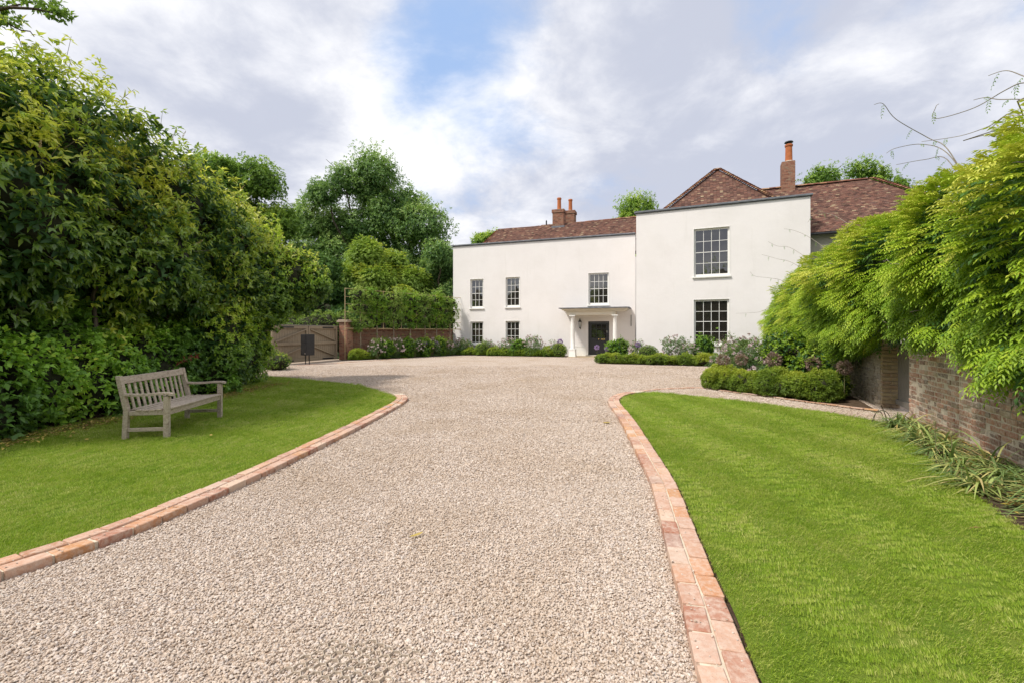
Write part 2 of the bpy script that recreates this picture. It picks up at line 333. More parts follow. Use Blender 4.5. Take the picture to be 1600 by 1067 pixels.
# ------------------------------------------------------------------ mesh helpers
class MB:
    def __init__(s): s.v = []; s.f = []
    def add(s, vs, fs):
        b = len(s.v); s.v += [tuple(map(float, v)) for v in vs]; s.f += [tuple(b+i for i in f) for f in fs]
    def hexa(s, p):      # 8 points: bottom 4 ccw, top 4 ccw
        s.add(p, [(3, 2, 1, 0), (4, 5, 6, 7), (0, 1, 5, 4), (1, 2, 6, 5), (2, 3, 7, 6), (3, 0, 4, 7)])
    def box(s, T, a, b):  # T maps local to target
        (x0, y0, z0), (x1, y1, z1) = a, b
        s.hexa([T(x0, y0, z0), T(x1, y0, z0), T(x1, y1, z0), T(x0, y1, z0), T(x0, y0, z1), T(x1, y0, z1), T(x1, y1, z1), T(x0, y1, z1)])
    def bar(s, p, q, w, h=None, up=(0, 0, 1)):
        p = Vector(p); q = Vector(q); d = (q-p).normalized(); h = h or w
        sd = d.cross(Vector(up))
        if sd.length < 1e-4: sd = d.cross(Vector((0, 1, 0)))
        sd.normalize(); u = sd.cross(d)
        a = sd*w/2; b = u*h/2
        s.hexa([p-a-b, p+a-b, q+a-b, q-a-b, p-a+b, p+a+b, q+a+b, q-a+b])
    def tube(s, pts, rs, n=6, cap=True):
        pts = [Vector(p) for p in pts]
        if isinstance(rs, (int, float)): rs = [rs]*len(pts)
        rings = []; ref = Vector((0.31, 0.2, 0.93)).normalized()
        for i, p in enumerate(pts):
            d = (pts[min(i+1, len(pts)-1)]-pts[max(i-1, 0)]).normalized()
            a = d.cross(ref)
            if a.length < 0.05: a = d.cross(Vector((1, 0, 0)))
            a.normalize(); b = d.cross(a)
            rings.append([p+(a*math.cos(2*math.pi*k/n)+b*math.sin(2*math.pi*k/n))*rs[i] for k in range(n)])
        vs = [v for r in rings for v in r]; fs = []
        for i in range(len(pts)-1):
            for k in range(n): fs.append((i*n+k, i*n+(k+1) % n, (i+1)*n+(k+1) % n, (i+1)*n+k))
        if cap: fs.append(tuple(range(n-1, -1, -1))); fs.append(tuple((len(pts)-1)*n+k for k in range(n)))
        s.add(vs, fs)
    def lathe(s, c, prof, n=16):
        c = Vector(c); vs = []; fs = []
        for r, z in prof:
            for k in range(n): vs.append(c+Vector((r*math.cos(2*math.pi*k/n), r*math.sin(2*math.pi*k/n), z)))
        for i in range(len(prof)-1):
            for k in range(n): fs.append((i*n+k, i*n+(k+1) % n, (i+1)*n+(k+1) % n, (i+1)*n+k))
        fs.append(tuple(range(n-1, -1, -1))); fs.append(tuple((len(prof)-1)*n+k for k in range(n)))
        s.add(vs, fs)
    def mesh(s, name, m, off=(0, 0, 0)):
        me = bpy.data.meshes.new(name); o = Vector(off)
        me.from_pydata([tuple(Vector(v)-o) for v in s.v], [], s.f); me.materials.append(m); me.update(); return me

def link(name, me, parent=None, loc=(0, 0, 0), rz=0):
    o = bpy.data.objects.new(name, me); COL.objects.link(o); o.location = loc
    if rz: o.rotation_euler = (0, 0, rz)
    if parent is not None: o.parent = parent
    return o
def tag(o, label=None, cat=None, group=None, kind=None):
    for k, v in (('label', label), ('category', cat), ('group', group), ('kind', kind)):
        if v is not None: o[k] = v
    return o
def thing(name, label, cat, loc=(0, 0, 0), rz=0, group=None):
    return tag(link(name, None, None, loc, rz), label, cat, group)
def part(name, mb, m, parent=None, smooth=False, bevel=0, kind=None, label=None):
    """mb holds world coordinates; the parent carries a pure translation (or None)"""
    off = parent_off(parent)
    me = mb.mesh(name, m, off)
    if smooth: me.shade_smooth()
    o = link(name, me, parent)
    if bevel:
        b = o.modifiers.new('bevel', 'BEVEL'); b.width = bevel; b.segments = 2; b.limit_method = 'ANGLE'
    if kind: o['kind'] = kind
    if label: o['label'] = label
    return o
def parent_off(p):
    v = Vector((0, 0, 0))
    while p is not None: v += p.location; p = p.parent
    return v
def clone(o, parent=None):
    c = o.copy(); COL.objects.link(c)
    if parent is not None: c.parent = parent
    for ch in list(o.children): clone(ch, c)
    return c

def frame(O, u, z0=0.0):
    """local (s along, t back, z up) -> world"""
    u = Vector((u[0], u[1])).normalized(); v = Vector((-u.y, u.x))
    def T(s, t, z): return Vector((O[0]+u.x*s+v.x*t, O[1]+u.y*s+v.y*t, z+z0))
    T.u = u; T.v = v; T.a = math.atan2(u.y, u.x)
    return T

# ------------------------------------------------------------------ leaf helpers (numpy)
def unit(a): return a/np.maximum(np.linalg.norm(a, axis=-1, keepdims=True), 1e-9)
def rnd_dirs(n): return unit(NR.normal(size=(n, 3)))
def leaf_arrays(P, D, N, L, W, tint, fold=0.18, droop=0.12, pos=0.45):
    """kite leaves, two triangles each"""
    n = len(P); L = np.broadcast_to(L, (n,))[:, None]; W = np.broadcast_to(W, (n,))[:, None]
    D = unit(D); S = unit(np.cross(D, N)); U = np.cross(S, D)
    a = P; t = P+D*L-U*L*droop
    m = P+D*L*pos
    l = m+S*W*0.5+U*W*fold; r = m-S*W*0.5+U*W*fold
    V = np.stack([a, r, t, l], 1).reshape(-1, 3)
    i = np.arange(n)[:, None]*4
    Fc = np.concatenate([i+np.array([[0, 1, 2]]), i+np.array([[0, 2, 3]])], 1).reshape(-1, 3)
    return V, Fc, np.repeat(np.broadcast_to(tint, (n,)), 4)
def join_arrays(lst):
    V = []; Fc = []; T = []; b = 0
    for v, f, t in lst: V.append(v); Fc.append(f+b); T.append(t); b += len(v)
    return np.concatenate(V), np.concatenate(Fc), np.concatenate(T)
def tri_mesh(name, arr, m, off=(0, 0, 0)):
    V, Fc, T = arr
    V = V-np.array(off, dtype=float)
    me = bpy.data.meshes.new(name); n = len(V); k = len(Fc)
    me.vertices.add(n); me.vertices.foreach_set('co', V.astype(np.float32).ravel())
    me.loops.add(k*3); me.loops.foreach_set('vertex_index', Fc.astype(np.int32).ravel())
    me.polygons.add(k); me.polygons.foreach_set('loop_start', np.arange(0, k*3, 3, dtype=np.int32))
    me.update(calc_edges=True)
    at = me.attributes.new('tint', 'FLOAT', 'POINT'); at.data.foreach_set('value', np.clip(T, 0, 1).astype(np.float32))
    me.materials.append(m); return me
def vnoise(P, s, seed=0.0):
    return np.array([noise.noise(Vector((p[0]*s+seed, p[1]*s+seed*1.7, p[2]*s-seed))) for p in P])
def blob_points(blobs, n, rough=0.14, depth=0.16, seed=0.0, zmin=0.05, nf=0.9, keep=0.93):
    """points scattered on and just under the skin of a union of ellipsoids, with outward directions"""
    A = np.array([b[3]*b[4]+b[3]*b[5]+b[4]*b[5] for b in blobs]); A = A/A.sum()
    P = []; Nn = []
    for b, a in zip(blobs, A):
        k = int(n*a*1.7)+10; d = rnd_dirs(k); c = np.array(b[:3]); r = np.array(b[3:6])
        q = c+d*r
        f = 1+rough*2.0*vnoise(q, nf, seed)+rough*1.1*vnoise(q, nf*3.1, seed+5)-np.abs(NR.normal(0, depth, k))
        P.append(c+d*r*f[:, None]); Nn.append(unit(d/r))
    P = np.concatenate(P); Nn = np.concatenate(Nn)
    ok = P[:, 2] > zmin
    own = np.concatenate([[i]*(int(n*a*1.7)+10) for i, a in enumerate(A)])
    for i, b in enumerate(blobs):
        q = (P-np.array(b[:3]))/np.array(b[3:6])
        ok &= ~((np.linalg.norm(q, axis=1) < keep*0.86) & (own != i))
    P = P[ok]; Nn = Nn[ok]
    idx = NR.permutation(len(P))[:n]
    return P[idx], Nn[idx]
def thin(P, f, thr, p, seed, sc=(1, 1, 1)):
    """mask that opens irregular gaps between leaf sprays"""
    h = vnoise(P*np.array([sc]), f, seed); return ~((h < thr) & (NR.uniform(0, 1, len(P)) < p))
def rosettes(T, A, k, L, W, tint, spread=1.0, droop=0.35, jit=0.25):
    """k leaves round each twig tip"""
    m = len(T); A = unit(A); B = unit(np.cross(A, rnd_dirs(m))); C = np.cross(A, B)
    out_ = []
    for i in range(k):
        ph = 2*np.pi*i/k+NR.normal(0, 0.4, m); al = spread*NR.uniform(0.45, 1.25, m)
        D = A*np.cos(al)[:, None]+(B*np.cos(ph)[:, None]+C*np.sin(ph)[:, None])*np.sin(al)[:, None]
        D = D+NR.normal(0, jit, (m, 3)); D[:, 2] -= droop*NR.uniform(0.3, 1.4, m)
        off = -A*NR.uniform(0, 0.6, m)[:, None]*L
        out_.append(leaf_arrays(T+off, D, 0.6*A+0.55*rnd_dirs(m)+np.array([0, 0, 0.60]), L*NR.uniform(0.65, 1.15, m), W*NR.uniform(0.75, 1.15, m), tint+NR.normal(0, 0.10, m)))
    return join_arrays(out_)
def pinnate(T, A, pairs, RL, L, W, tint, droop=0.5, updir=None, lz=0.35):
    """feather leaves: leaflets in pairs down a drooping rachis"""
    m = len(T); A = unit(A)
    up = np.tile(np.array([[0, 0, 1.0]]), (m, 1)) if updir is None else updir
    S = unit(np.cross(A, up)+1e-6); U = np.cross(S, A); RLn = RL*NR.uniform(0.7, 1.15, m)[:, None]
    out_ = []; tj = NR.normal(0, 0.07, m)
    for i in range(pairs):
        f = (i+0.8)/(pairs+0.5)
        Q = T+A*RLn*f; Q = Q-np.array([0, 0, 1.0])*RLn*droop*f*f
        D0 = A-np.array([0, 0, 1.0])*droop*2*f
        sz = (0.75+0.5*math.sin(math.pi*f))
        for sgn in (1, -1):
            D = unit(D0)*0.75+S*sgn*0.8-np.array([0, 0, lz])+NR.normal(0, 0.14, (m, 3))
            out_.append(leaf_arrays(Q, D, U+0.25*rnd_dirs(m), L*sz*NR.uniform(0.85, 1.1, m), W*sz, tint+tj+NR.normal(0, 0.05, m), 0.1, 0.15))
    Q = T+A*RLn-np.array([0, 0, 1.0])*RLn*droop
    out_.append(leaf_arrays(Q, A-np.array([0, 0, 1.0])*droop*2, U, L, W, tint+tj, 0.1, 0.15))
    return join_arrays(out_)
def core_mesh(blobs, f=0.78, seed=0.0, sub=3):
    """solid dark core of a bush, inner shade in its colour: keeps daylight from showing through"""
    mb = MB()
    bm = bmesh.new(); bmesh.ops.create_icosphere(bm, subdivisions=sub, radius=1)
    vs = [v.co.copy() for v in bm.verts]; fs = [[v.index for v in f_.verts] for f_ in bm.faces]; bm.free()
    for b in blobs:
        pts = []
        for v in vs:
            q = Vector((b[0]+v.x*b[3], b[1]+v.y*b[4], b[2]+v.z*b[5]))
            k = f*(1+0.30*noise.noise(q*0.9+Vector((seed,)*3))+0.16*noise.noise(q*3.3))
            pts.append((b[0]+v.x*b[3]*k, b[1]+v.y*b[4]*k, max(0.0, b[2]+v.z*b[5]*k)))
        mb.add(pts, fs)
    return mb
def foliage(name, arr, m, parent, kind=None):
    o = link(name, tri_mesh(name, arr, m, parent_off(parent)), parent)
    if kind: o['kind'] = kind
    return o
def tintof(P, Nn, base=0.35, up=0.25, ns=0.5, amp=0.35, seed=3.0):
    return base+up*np.clip(Nn[:, 2], -0.3, 1)+amp*vnoise(P, ns, seed)+NR.normal(0, 0.07, len(P))  # upward leaves lighter: yellow young tips and sunlit tops both put into the tint

# ------------------------------------------------------------------ setting: ground sheets
def sheet(name, pts, z, m, kind='structure', label=None, sub=0):
    mb = MB(); mb.add([(x, y, z) for x, y in pts], [tuple(range(len(pts)))])
    o = link(name, mb.mesh(name, m)); o['kind'] = kind
    if label: o['label'] = label
    return o
def spline(pts, step=0.1):
    """Catmull-Rom through 2D points, resampled evenly"""
    P = [Vector(p) for p in pts]; P = [P[0]*2-P[1]]+P+[P[-1]*2-P[-2]]; o = []
    for i in range(1, len(P)-2):
        for k in range(24):
            t = k/24; a, b, c, d = P[i-1:i+3]
            o.append(0.5*((2*b)+(c-a)*t+(2*a-5*b+4*c-d)*t*t+(3*b-3*c+d-a)*t**3))
    o.append(P[-2]); res = [o[0]]; acc = 0.0
    for a, b in zip(o, o[1:]):
        seg = (b-a).length; pos_ = 0.0
        while acc+seg-pos_ >= step:
            pos_ += step-acc; acc = 0.0; res.append(a.lerp(b, pos_/seg))
        acc += seg-pos_
    return res
def offset(path, d):
    r = []
    for i, p in enumerate(path):
        t = (path[min(i+1, len(path)-1)]-path[max(i-1, 0)]).normalized(); r.append(p+Vector((-t.y, t.x))*d)
    return r
def inside(poly, X, Y):
    c = np.zeros(len(X), bool); n = len(poly)
    for i in range(n):
        x0, y0 = poly[i]; x1, y1 = poly[(i+1) % n]
        if y0 == y1: continue
        m = ((y0 > Y) != (y1 > Y)) & (X < (x1-x0)*(Y-y0)/(y1-y0)+x0); c ^= m
    return c

GROUND = simple('field_grass', (0.06, 0.09, 0.025), 0.95, 0.4, 0.6, 0.5, kind='World', bscale=6)
sheet('ground', [(-900, -600), (900, -600), (900, 1500), (-900, 1500)], -0.03, GROUND)

# right-hand lawn edge: centre line of the gravel-side face of the edging
R_EDGE = [(0.62, 0.9), (0.73, 1.5), (0.79, 1.95), (0.90, 2.4), (0.985, 2.81), (1.16, 3.6), (1.33, 4.35), (1.46, 5.2), (1.62, 6.3), (1.76, 7.3), (1.88, 8.3), (1.98, 9.3), (2.15, 10.1), (2.55, 10.9), (3.15, 11.45)]
L_EDGE = [(-4.1, 1.3), (-3.5, 2.05), (-3.26, 2.42), (-3.08, 2.73), (-2.94, 2.99), (-2.80, 3.33), (-2.70, 3.85), (-2.58, 4.6), (-2.46, 5.83), (-2.36, 7.0), (-2.30, 8.2), (-2.26, 9.3), (-2.32, 10.15), (-2.62, 10.95)]
rpath = spline(R_EDGE, 0.05); lpath = spline(L_EDGE, 0.05)
r_in = offset(rpath, -0.262); l_in = offset(lpath, 0.262)
lawn_r = [tuple(p) for p in r_in]+[(3.55, 11.35), (4.9, 9.97), (5.84, 8.4), (6.15, 7.4), (5.6, 6.4), (4.88, 5.33), (4.2, 4.1), (3.85, 3.5), (3.45, 2.6), (3.0, 1.6), (2.7, 0.7)]
lawn_l = [tuple(p) for p in l_in]+[(-3.35, 11.5), (-4.34, 12.85), (-6.1, 14.1), (-8.15, 15.4), (-8.2, 12.6), (-7.3, 11.0), (-7.1, 8.0), (-7.3, 5.0), (-7.3, 1.2)]
drive = [(-3.8, 0.2), (3.2, 0.2), (9.5, 8.0), (9.0, 14), (9.6, 21), (9.0, 26.5), (6.5, 29), (-4.0, 33), (-9.9, 26.4), (-14, 20), (-14, 15), (-8, 13), (-9, 0.2)]
sheet('gravel_drive', drive, 0.0, GRAVSHEET)
sheet('lawn', lawn_r, 0.035, LAWN)
sheet('lawn', lawn_l, 0.035, LAWN)
sheet('soil', [(-6.75, 1.0), (-6.7, 8.0), (-6.5, 11.5), (-6.9, 13.3), (-8.0, 14.6), (-14, 15), (-14, 1)], 0.041, SOIL)
for p_, sg_ in ((rpath, -1), (lpath, 1)):
    a_, b_ = offset(p_, sg_*0.215), offset(p_, sg_*0.33); mb = MB(); vs = [(p.x, p.y, 0.022) for p in a_]+[(p.x, p.y, 0.022) for p in b_]; n_ = len(a_)
    mb.add(vs, [(i, i+1, n_+i+1, n_+i) for i in range(n_-1)]); link('soil', mb.mesh('soil', SOIL))['kind'] = 'structure'
lily_bed = [(6.15, 7.4), (5.6, 6.4), (4.88, 5.33), (4.2, 4.1), (3.85, 3.5), (3.45, 2.6), (4.5, 2.2), (5.6, 4.9), (6.9, 7.8)]
sheet('soil', [(x, y) for x, y in lily_bed], 0.030, SOIL)
bedA = [(-9.4, 25.0), (-8.9, 24.85), (-4.3, 30.5), (-3.3, 30.9), (2.7, 28.5), (3.6, 28.2), (4.2, 29.5), (-4.2, 32.5), (-10.0, 26.3)]
sheet('soil', bedA, 0.012, SOIL)
bedB = [(4.25, 22.3), (9.2, 20.2), (10.5, 23.6), (7.0, 25.5), (6.0, 25.6)]
sheet('soil', bedB, 0.012, SOIL)
bedC = [(5.15, 12.2), (6.9, 8.5), (8.4, 11.5), (10.2, 17.0), (8.4, 19.5), (7.2, 16.0)]
sheet('soil', bedC, 0.012, SOIL)

# --- loose gravel and grass: instanced over point meshes (uncountable stuff)
def proto_collection(name, meshes):
    c = bpy.data.collections.new(name)
    for i, me in enumerate(meshes): c.objects.link(bpy.data.objects.new(name, me))
    return c
def scatter(name, P, rot, scl, coll, label, cat, m):
    me = bpy.data.meshes.new(name); n = len(P)
    me.vertices.add(n); me.vertices.foreach_set('co', P.astype(np.float32).ravel())
    a = me.attributes.new('rot', 'FLOAT_VECTOR', 'POINT'); a.data.foreach_set('vector', rot.astype(np.float32).ravel())
    a = me.attributes.new('scl', 'FLOAT', 'POINT'); a.data.foreach_set('value', scl.astype(np.float32))
    o = link(name, me); tag(o, label, cat, kind='stuff')
    ng = bpy.data.node_groups.new(name, 'GeometryNodeTree')
    ng.interface.new_socket('Geometry', in_out='INPUT', socket_type='NodeSocketGeometry')
    ng.interface.new_socket('Geometry', in_out='OUTPUT', socket_type='NodeSocketGeometry')
    gi = ng.nodes.new('NodeGroupInput'); go = ng.nodes.new('NodeGroupOutput')
    ci = ng.nodes.new('GeometryNodeCollectionInfo'); ci.inputs[0].default_value = coll; ci.inputs['Separate Children'].default_value = True; ci.inputs['Reset Children'].default_value = True
    ip = ng.nodes.new('GeometryNodeInstanceOnPoints'); ip.inputs['Pick Instance'].default_value = True
    ra = ng.nodes.new('GeometryNodeInputNamedAttribute'); ra.data_type = 'FLOAT_VECTOR'; ra.inputs[0].default_value = 'rot'
    sa = ng.nodes.new('GeometryNodeInputNamedAttribute'); sa.data_type = 'FLOAT'; sa.inputs[0].default_value = 'scl'
    ng.links.new(gi.outputs[0], ip.inputs['Points']); ng.links.new(ci.outputs[0], ip.inputs['Instance'])
    ng.links.new(ra.outputs[0], ip.inputs['Rotation']); ng.links.new(sa.outputs[0], ip.inputs['Scale'])
    ng.links.new(ip.outputs[0], go.inputs[0])
    md = o.modifiers.new('scatter', 'NODES'); md.node_group = ng
    return o

def stone_mesh(i):
    rr = random.Random(100+i); bm = bmesh.new(); bmesh.ops.create_icosphere(bm, subdivisions=1, radius=1)
    sx, sy, sz = rr.uniform(0.8, 1.3), rr.uniform(0.6, 0.95), rr.uniform(0.45, 0.7)
    for v in bm.verts:
        k = rr.uniform(0.75, 1.2); v.co = Vector((v.co.x*sx*k, v.co.y*sy*k, v.co.z*sz*k))
    me = bpy.data.meshes.new('stone'); bm.to_mesh(me); bm.free(); me.materials.append(STONE); return me
stones = proto_collection('stone', [stone_mesh(i) for i in range(7)])
r_out_poly = [tuple(p) for p in rpath]+[(5.0, 10.2), (6.0, 8.6), (6.4, 7.3), (9, 0.3), (0.62, 0.3)]
l_out_poly = [tuple(p) for p in lpath]+[(-3.3, 11.4), (-8.15, 15.4), (-15, 15), (-15, 0.3), (-4.6, 0.3)]
def gravel_pts():
    P = []; S = []
    for y0, y1, dens, sc in ((1.55, 3.0, 9800, 0.0067), (3.0, 4.6, 8400, 0.0070), (4.6, 7.5, 4900, 0.0087), (7.5, 12.0, 2600, 0.0102), (12.0, 15.0, 1500, 0.0118), (15.0, 21.0, 850, 0.0130)):
        w0, w1 = -1.2*y1-0.2, min(1.2*y1, 8.2)
        n = int((w1-w0)*(y1-y0)*dens)
        X = NR.uniform(w0, w1, n); Y = NR.uniform(y0, y1, n)
        ok = (np.abs(X) < 1.16*Y+0.3) & ~inside(r_out_poly, X, Y) & ~inside(l_out_poly, X, Y) & ~inside(bedC, X, Y) & (X < 3.3+0.444*Y)
        if y0 > 14: ok &= NR.uniform(0, 1, n) < np.clip((21.5-Y)/6.0, 0, 1)
        X = X[ok]; Y = Y[ok]
        P.append(np.stack([X, Y, NR.uniform(0.001, 0.011, len(X))*sc/0.009], 1)); S.append(sc*np.exp(NR.normal(0, 0.24, len(X))))
    for path, sg in ((rpath, -1), (lpath, 1)):      # a few stones kicked up onto the bricks
        for _ in range(230):
            q = path[int(len(path)*R.random()**1.0*0.999)]; i_ = path.index(q); t = (path[min(i_+1, len(path)-1)]-path[max(i_-1, 0)]).normalized()
            d = R.uniform(0.01, 0.24); P.append(np.array([[q.x-t.y*sg*d, q.y+t.x*sg*d, 0.068]])); S.append(np.array([R.uniform(0.004, 0.008)]))
    return np.concatenate(P), np.concatenate(S)
gP, gS = gravel_pts()
gR = np.stack([NR.normal(0, 0.45, len(gP)), NR.normal(0, 0.45, len(gP)), NR.uniform(0, 6.28, len(gP))], 1)
scatter('gravel', gP, gR, gS, stones, 'pale beige and pinkish loose gravel covering the drive', 'gravel', STONE)

def grass_clump(i):
    rr = random.Random(300+i); mb = MB()
    for k in range(26):
        a = rr.uniform(0, 6.28); r = 0.055*math.sqrt(rr.random()); x, y = r*math.cos(a), r*math.sin(a)
        b = rr.uniform(0, 6.28); w = rr.uniform(0.0011, 0.0019); h = rr.uniform(0.015, 0.030); ln = rr.uniform(0.05, 0.65)
        dx, dy = math.cos(b), math.sin(b); px_, py_ = -dy*w, dx*w
        mx_, my_ = x+dx*h*ln*0.3, y+dy*h*ln*0.3; tx, ty = x+dx*h*ln, y+dy*h*ln
        mb.add([(x-px_, y-py_, 0), (x+px_, y+py_, 0), (mx_+px_*0.8, my_+py_*0.8, h*0.6), (mx_-px_*0.8, my_-py_*0.8, h*0.6), (tx, ty, h*(1-0.22*ln))], [(0, 1, 2, 3), (3, 2, 4)])
    return mb.mesh('grass_clump', GRASS)
clumps = proto_collection('grass_clump', [grass_clump(i) for i in range(6)])
def grass_pts(poly, left):
    P = []; S = []; Rr = []
    poly = np.array(poly); x0, x1 = poly[:, 0].min()-0.05, poly[:, 0].max()+0.05
    for y0, y1, dens, sc in ((1.2, 4.0, 1150, 0.80), (4.0, 7.0, 800, 0.90), (7.0, 11.0, 430, 1.1), (11.0, 15.5, 240, 1.35)):
        n = int((x1-x0)*(y1-y0)*dens); X = NR.uniform(x0, x1, n); Y = NR.uniform(y0, y1, n)
        ok = inside([tuple(p) for p in poly], X, Y) & (np.abs(X) < 1.16*Y+0.5); X = X[ok]; Y = Y[ok]
        if left: q = X*0.25+Y*0.97
        else: q = X*1.0+Y*0.05
        q = q+0.03*np.sin(X*2.1+Y)
        st = np.where(np.floor(q/0.52).astype(int) % 2 == 0, 1.0, -1.0)
        lean = 0.42*st+NR.normal(0, 0.15, len(X))
        P.append(np.stack([X, Y, np.full(len(X), 0.034)], 1)); S.append(sc*NR.uniform(0.75, 1.25, len(X)))
        # tilt the whole tuft the way the mower rolled it, then give it a random spin first
        ax = np.array([0.97, -0.25, 0.0]) if left else np.array([0.05, -1.0, 0.0])   # axis along the stripes
        ax = np.array([-ax[1], ax[0], 0.0]); sp = NR.uniform(0, 6.28, len(X)); c_, s_ = np.cos(lean), np.sin(lean); K = 1-c_
        Tm = np.zeros((len(X), 3, 3)); Tm[:, 0, 0] = c_+ax[0]**2*K; Tm[:, 0, 1] = ax[0]*ax[1]*K; Tm[:, 0, 2] = ax[1]*s_
        Tm[:, 1, 0] = ax[0]*ax[1]*K; Tm[:, 1, 1] = c_+ax[1]**2*K; Tm[:, 1, 2] = -ax[0]*s_; Tm[:, 2, 0] = -ax[1]*s_; Tm[:, 2, 1] = ax[0]*s_; Tm[:, 2, 2] = c_
        Z_ = np.zeros_like(Tm); Z_[:, 0, 0] = np.cos(sp); Z_[:, 0, 1] = -np.sin(sp); Z_[:, 1, 0] = np.sin(sp); Z_[:, 1, 1] = np.cos(sp); Z_[:, 2, 2] = 1
        M_ = Tm @ Z_
        Rr.append(np.stack([np.arctan2(M_[:, 2, 1], M_[:, 2, 2]), -np.arcsin(np.clip(M_[:, 2, 0], -1, 1)), np.arctan2(M_[:, 1, 0], M_[:, 0, 0])], 1))
    return np.concatenate(P), np.concatenate(Rr), np.concatenate(S)
for poly, left, lab in ((lawn_r, False, 'mown green grass of the lawn beside the old brick wall'), (lawn_l, True, 'mown green grass of the lawn under the wooden bench')):
    a, b, c = grass_pts(poly, left); scatter('grass', a, b, c, clumps, lab, 'grass', GRASS)

# --- brick edging: every brick its own object
def brick_mesh(name, l, w, h, m, seed, jit=0.004, bev=0.005):
    rr = random.Random(seed); bm = bmesh.new(); bmesh.ops.create_cube(bm, size=1)
    for v in bm.verts: v.co = Vector((v.co.x*l+rr.uniform(-jit, jit), v.co.y*w+rr.uniform(-jit, jit), v.co.z*h+rr.uniform(-jit, jit)*0.6))
    if bev: bmesh.ops.bevel(bm, geom=list(bm.edges), offset=bev, segments=1, affect='EDGES')
    me = bpy.data.meshes.new(name); bm.to_mesh(me); bm.free(); me.materials.append(m); return me
edge_meshes = [brick_mesh('brick', 0.208, 0.108, 0.09, BRICK_E, i) for i in range(6)]
def edging(path, side, label, s_from=0.0):
    root = link('brick_edging', None); tag(root, label, 'brick edging', 'brick edgings of the lawns', 'structure')
    # bedding mortar
    mb = MB(); o1 = offset(path, side*0.022); o2 = offset(path, side*0.222)
    vs = []; fs = []
    for a, b in zip(o1, o2): vs += [(a.x, a.y, -0.02), (a.x, a.y, 0.054), (b.x, b.y, 0.054), (b.x, b.y, -0.02)]
    for i in range(len(o1)-1):
        k = i*4
        for j in range(3): fs.append((k+j, k+j+1, k+4+j+1, k+4+j))
    mb.add(vs, fs); part('mortar_bed', mb, MORTAR_P, root)
    for row, off_ in enumerate((0.060, 0.180)):
        q = spline([tuple(p) for p in offset(path, side*off_)][::6], 0.2215 if row == 0 else 0.219)
        start = 0 if row == 0 else 0
        for i in range(start, len(q)-1):
            a, b = q[i], q[i+1]; 
            if row: a = a.lerp(b, 0.5); b = (q[i+2] if i+2 < len(q) else b)
            c = (a+b)/2 if not row else a.lerp(b, 0.35)
            t = (b-a)
            o = link('brick', R.choice(edge_meshes), root, (c.x, c.y, 0.018+R.uniform(-0.003, 0.003)+(0.004 if row else 0)), math.atan2(t.y, t.x)+R.uniform(-0.012, 0.012)+(math.pi if R.random() < 0.5 else 0))
            o.rotation_euler.x = R.uniform(-0.015, 0.015); o.rotation_euler.y = R.uniform(-0.012, 0.012)
            o.scale = (R.uniform(0.97, 1.01), 1, 1)
    return root
edging(rpath, -1, 'curving double row of pinkish red bricks between the gravel and the right lawn')
edging(lpath, 1, 'curving double row of weathered red bricks between the gravel and the bench lawn')
def thin_edging(pts, label, z=0.0):
    root = link('brick_edging', None); tag(root, label, 'brick edging', 'brick edgings of the lawns', 'structure')
    q = spline(pts, 0.222)
    for a, b in zip(q, q[1:]):
        c = (a+b)/2; t = b-a
        link('brick', R.choice(edge_meshes), root, (c.x, c.y, z-0.015+R.uniform(-0.003, 0.003)), math.atan2(t.y, t.x)+R.uniform(-0.01, 0.01))
thin_edging([(3.2, 11.5), (3.75, 11.95), (4.4, 12.2), (5.1, 12.3), (5.7, 11.3), (6.3, 10.1), (6.85, 9.0), (7.1, 8.7)], 'thin single row of bricks between the path and the far right flower bed')
thin_edging([(-9.9, 21.0), (-8.7, 22.6), (-7.7, 24.2), (-6.6, 26.4), (-6.2, 27.2)], 'thin row of bricks crossing the gravel in front of the wooden gates', -0.012)

# ------------------------------------------------------------------ the house
LO = (-4.19, 32.4); WO = (6.96, 25.5)
TL = frame(LO, (0.943988, -0.329978)); TW = frame(WO, (0.913835, -0.406085))
house = thing('country_house', 'white rendered Georgian country house with red tiled roofs and columned porch', 'house', (LO[0], LO[1], 0))

def wall_holes(mb, T, s0, s1, z0, z1, holes, t=0.0, reveal=0.12):
    xs = sorted({s0, s1, *[h[0] for h in holes], *[h[1] for h in holes]}); zs = sorted({z0, z1, *[h[2] for h in holes], *[h[3] for h in holes]})
    for a, b in zip(xs, xs[1:]):
        for c, d in zip(zs, zs[1:]):
            if any(h[0] <= a and b <= h[1] and h[2] <= c and d <= h[3] for h in holes): continue
            mb.add([T(a, t, c), T(b, t, c), T(b, t, d), T(a, t, d)], [(0, 1, 2, 3)])
    for a, b, c, d in holes:
        for p, q in (((a, c), (a, d)), ((a, d), (b, d)), ((b, d), (b, c)), ((b, c), (a, c))):
            mb.add([T(p[0], t, p[1]), T(q[0], t, q[1]), T(q[0], t+reveal, q[1]), T(p[0], t+reveal, p[1])], [(0, 1, 2, 3)])
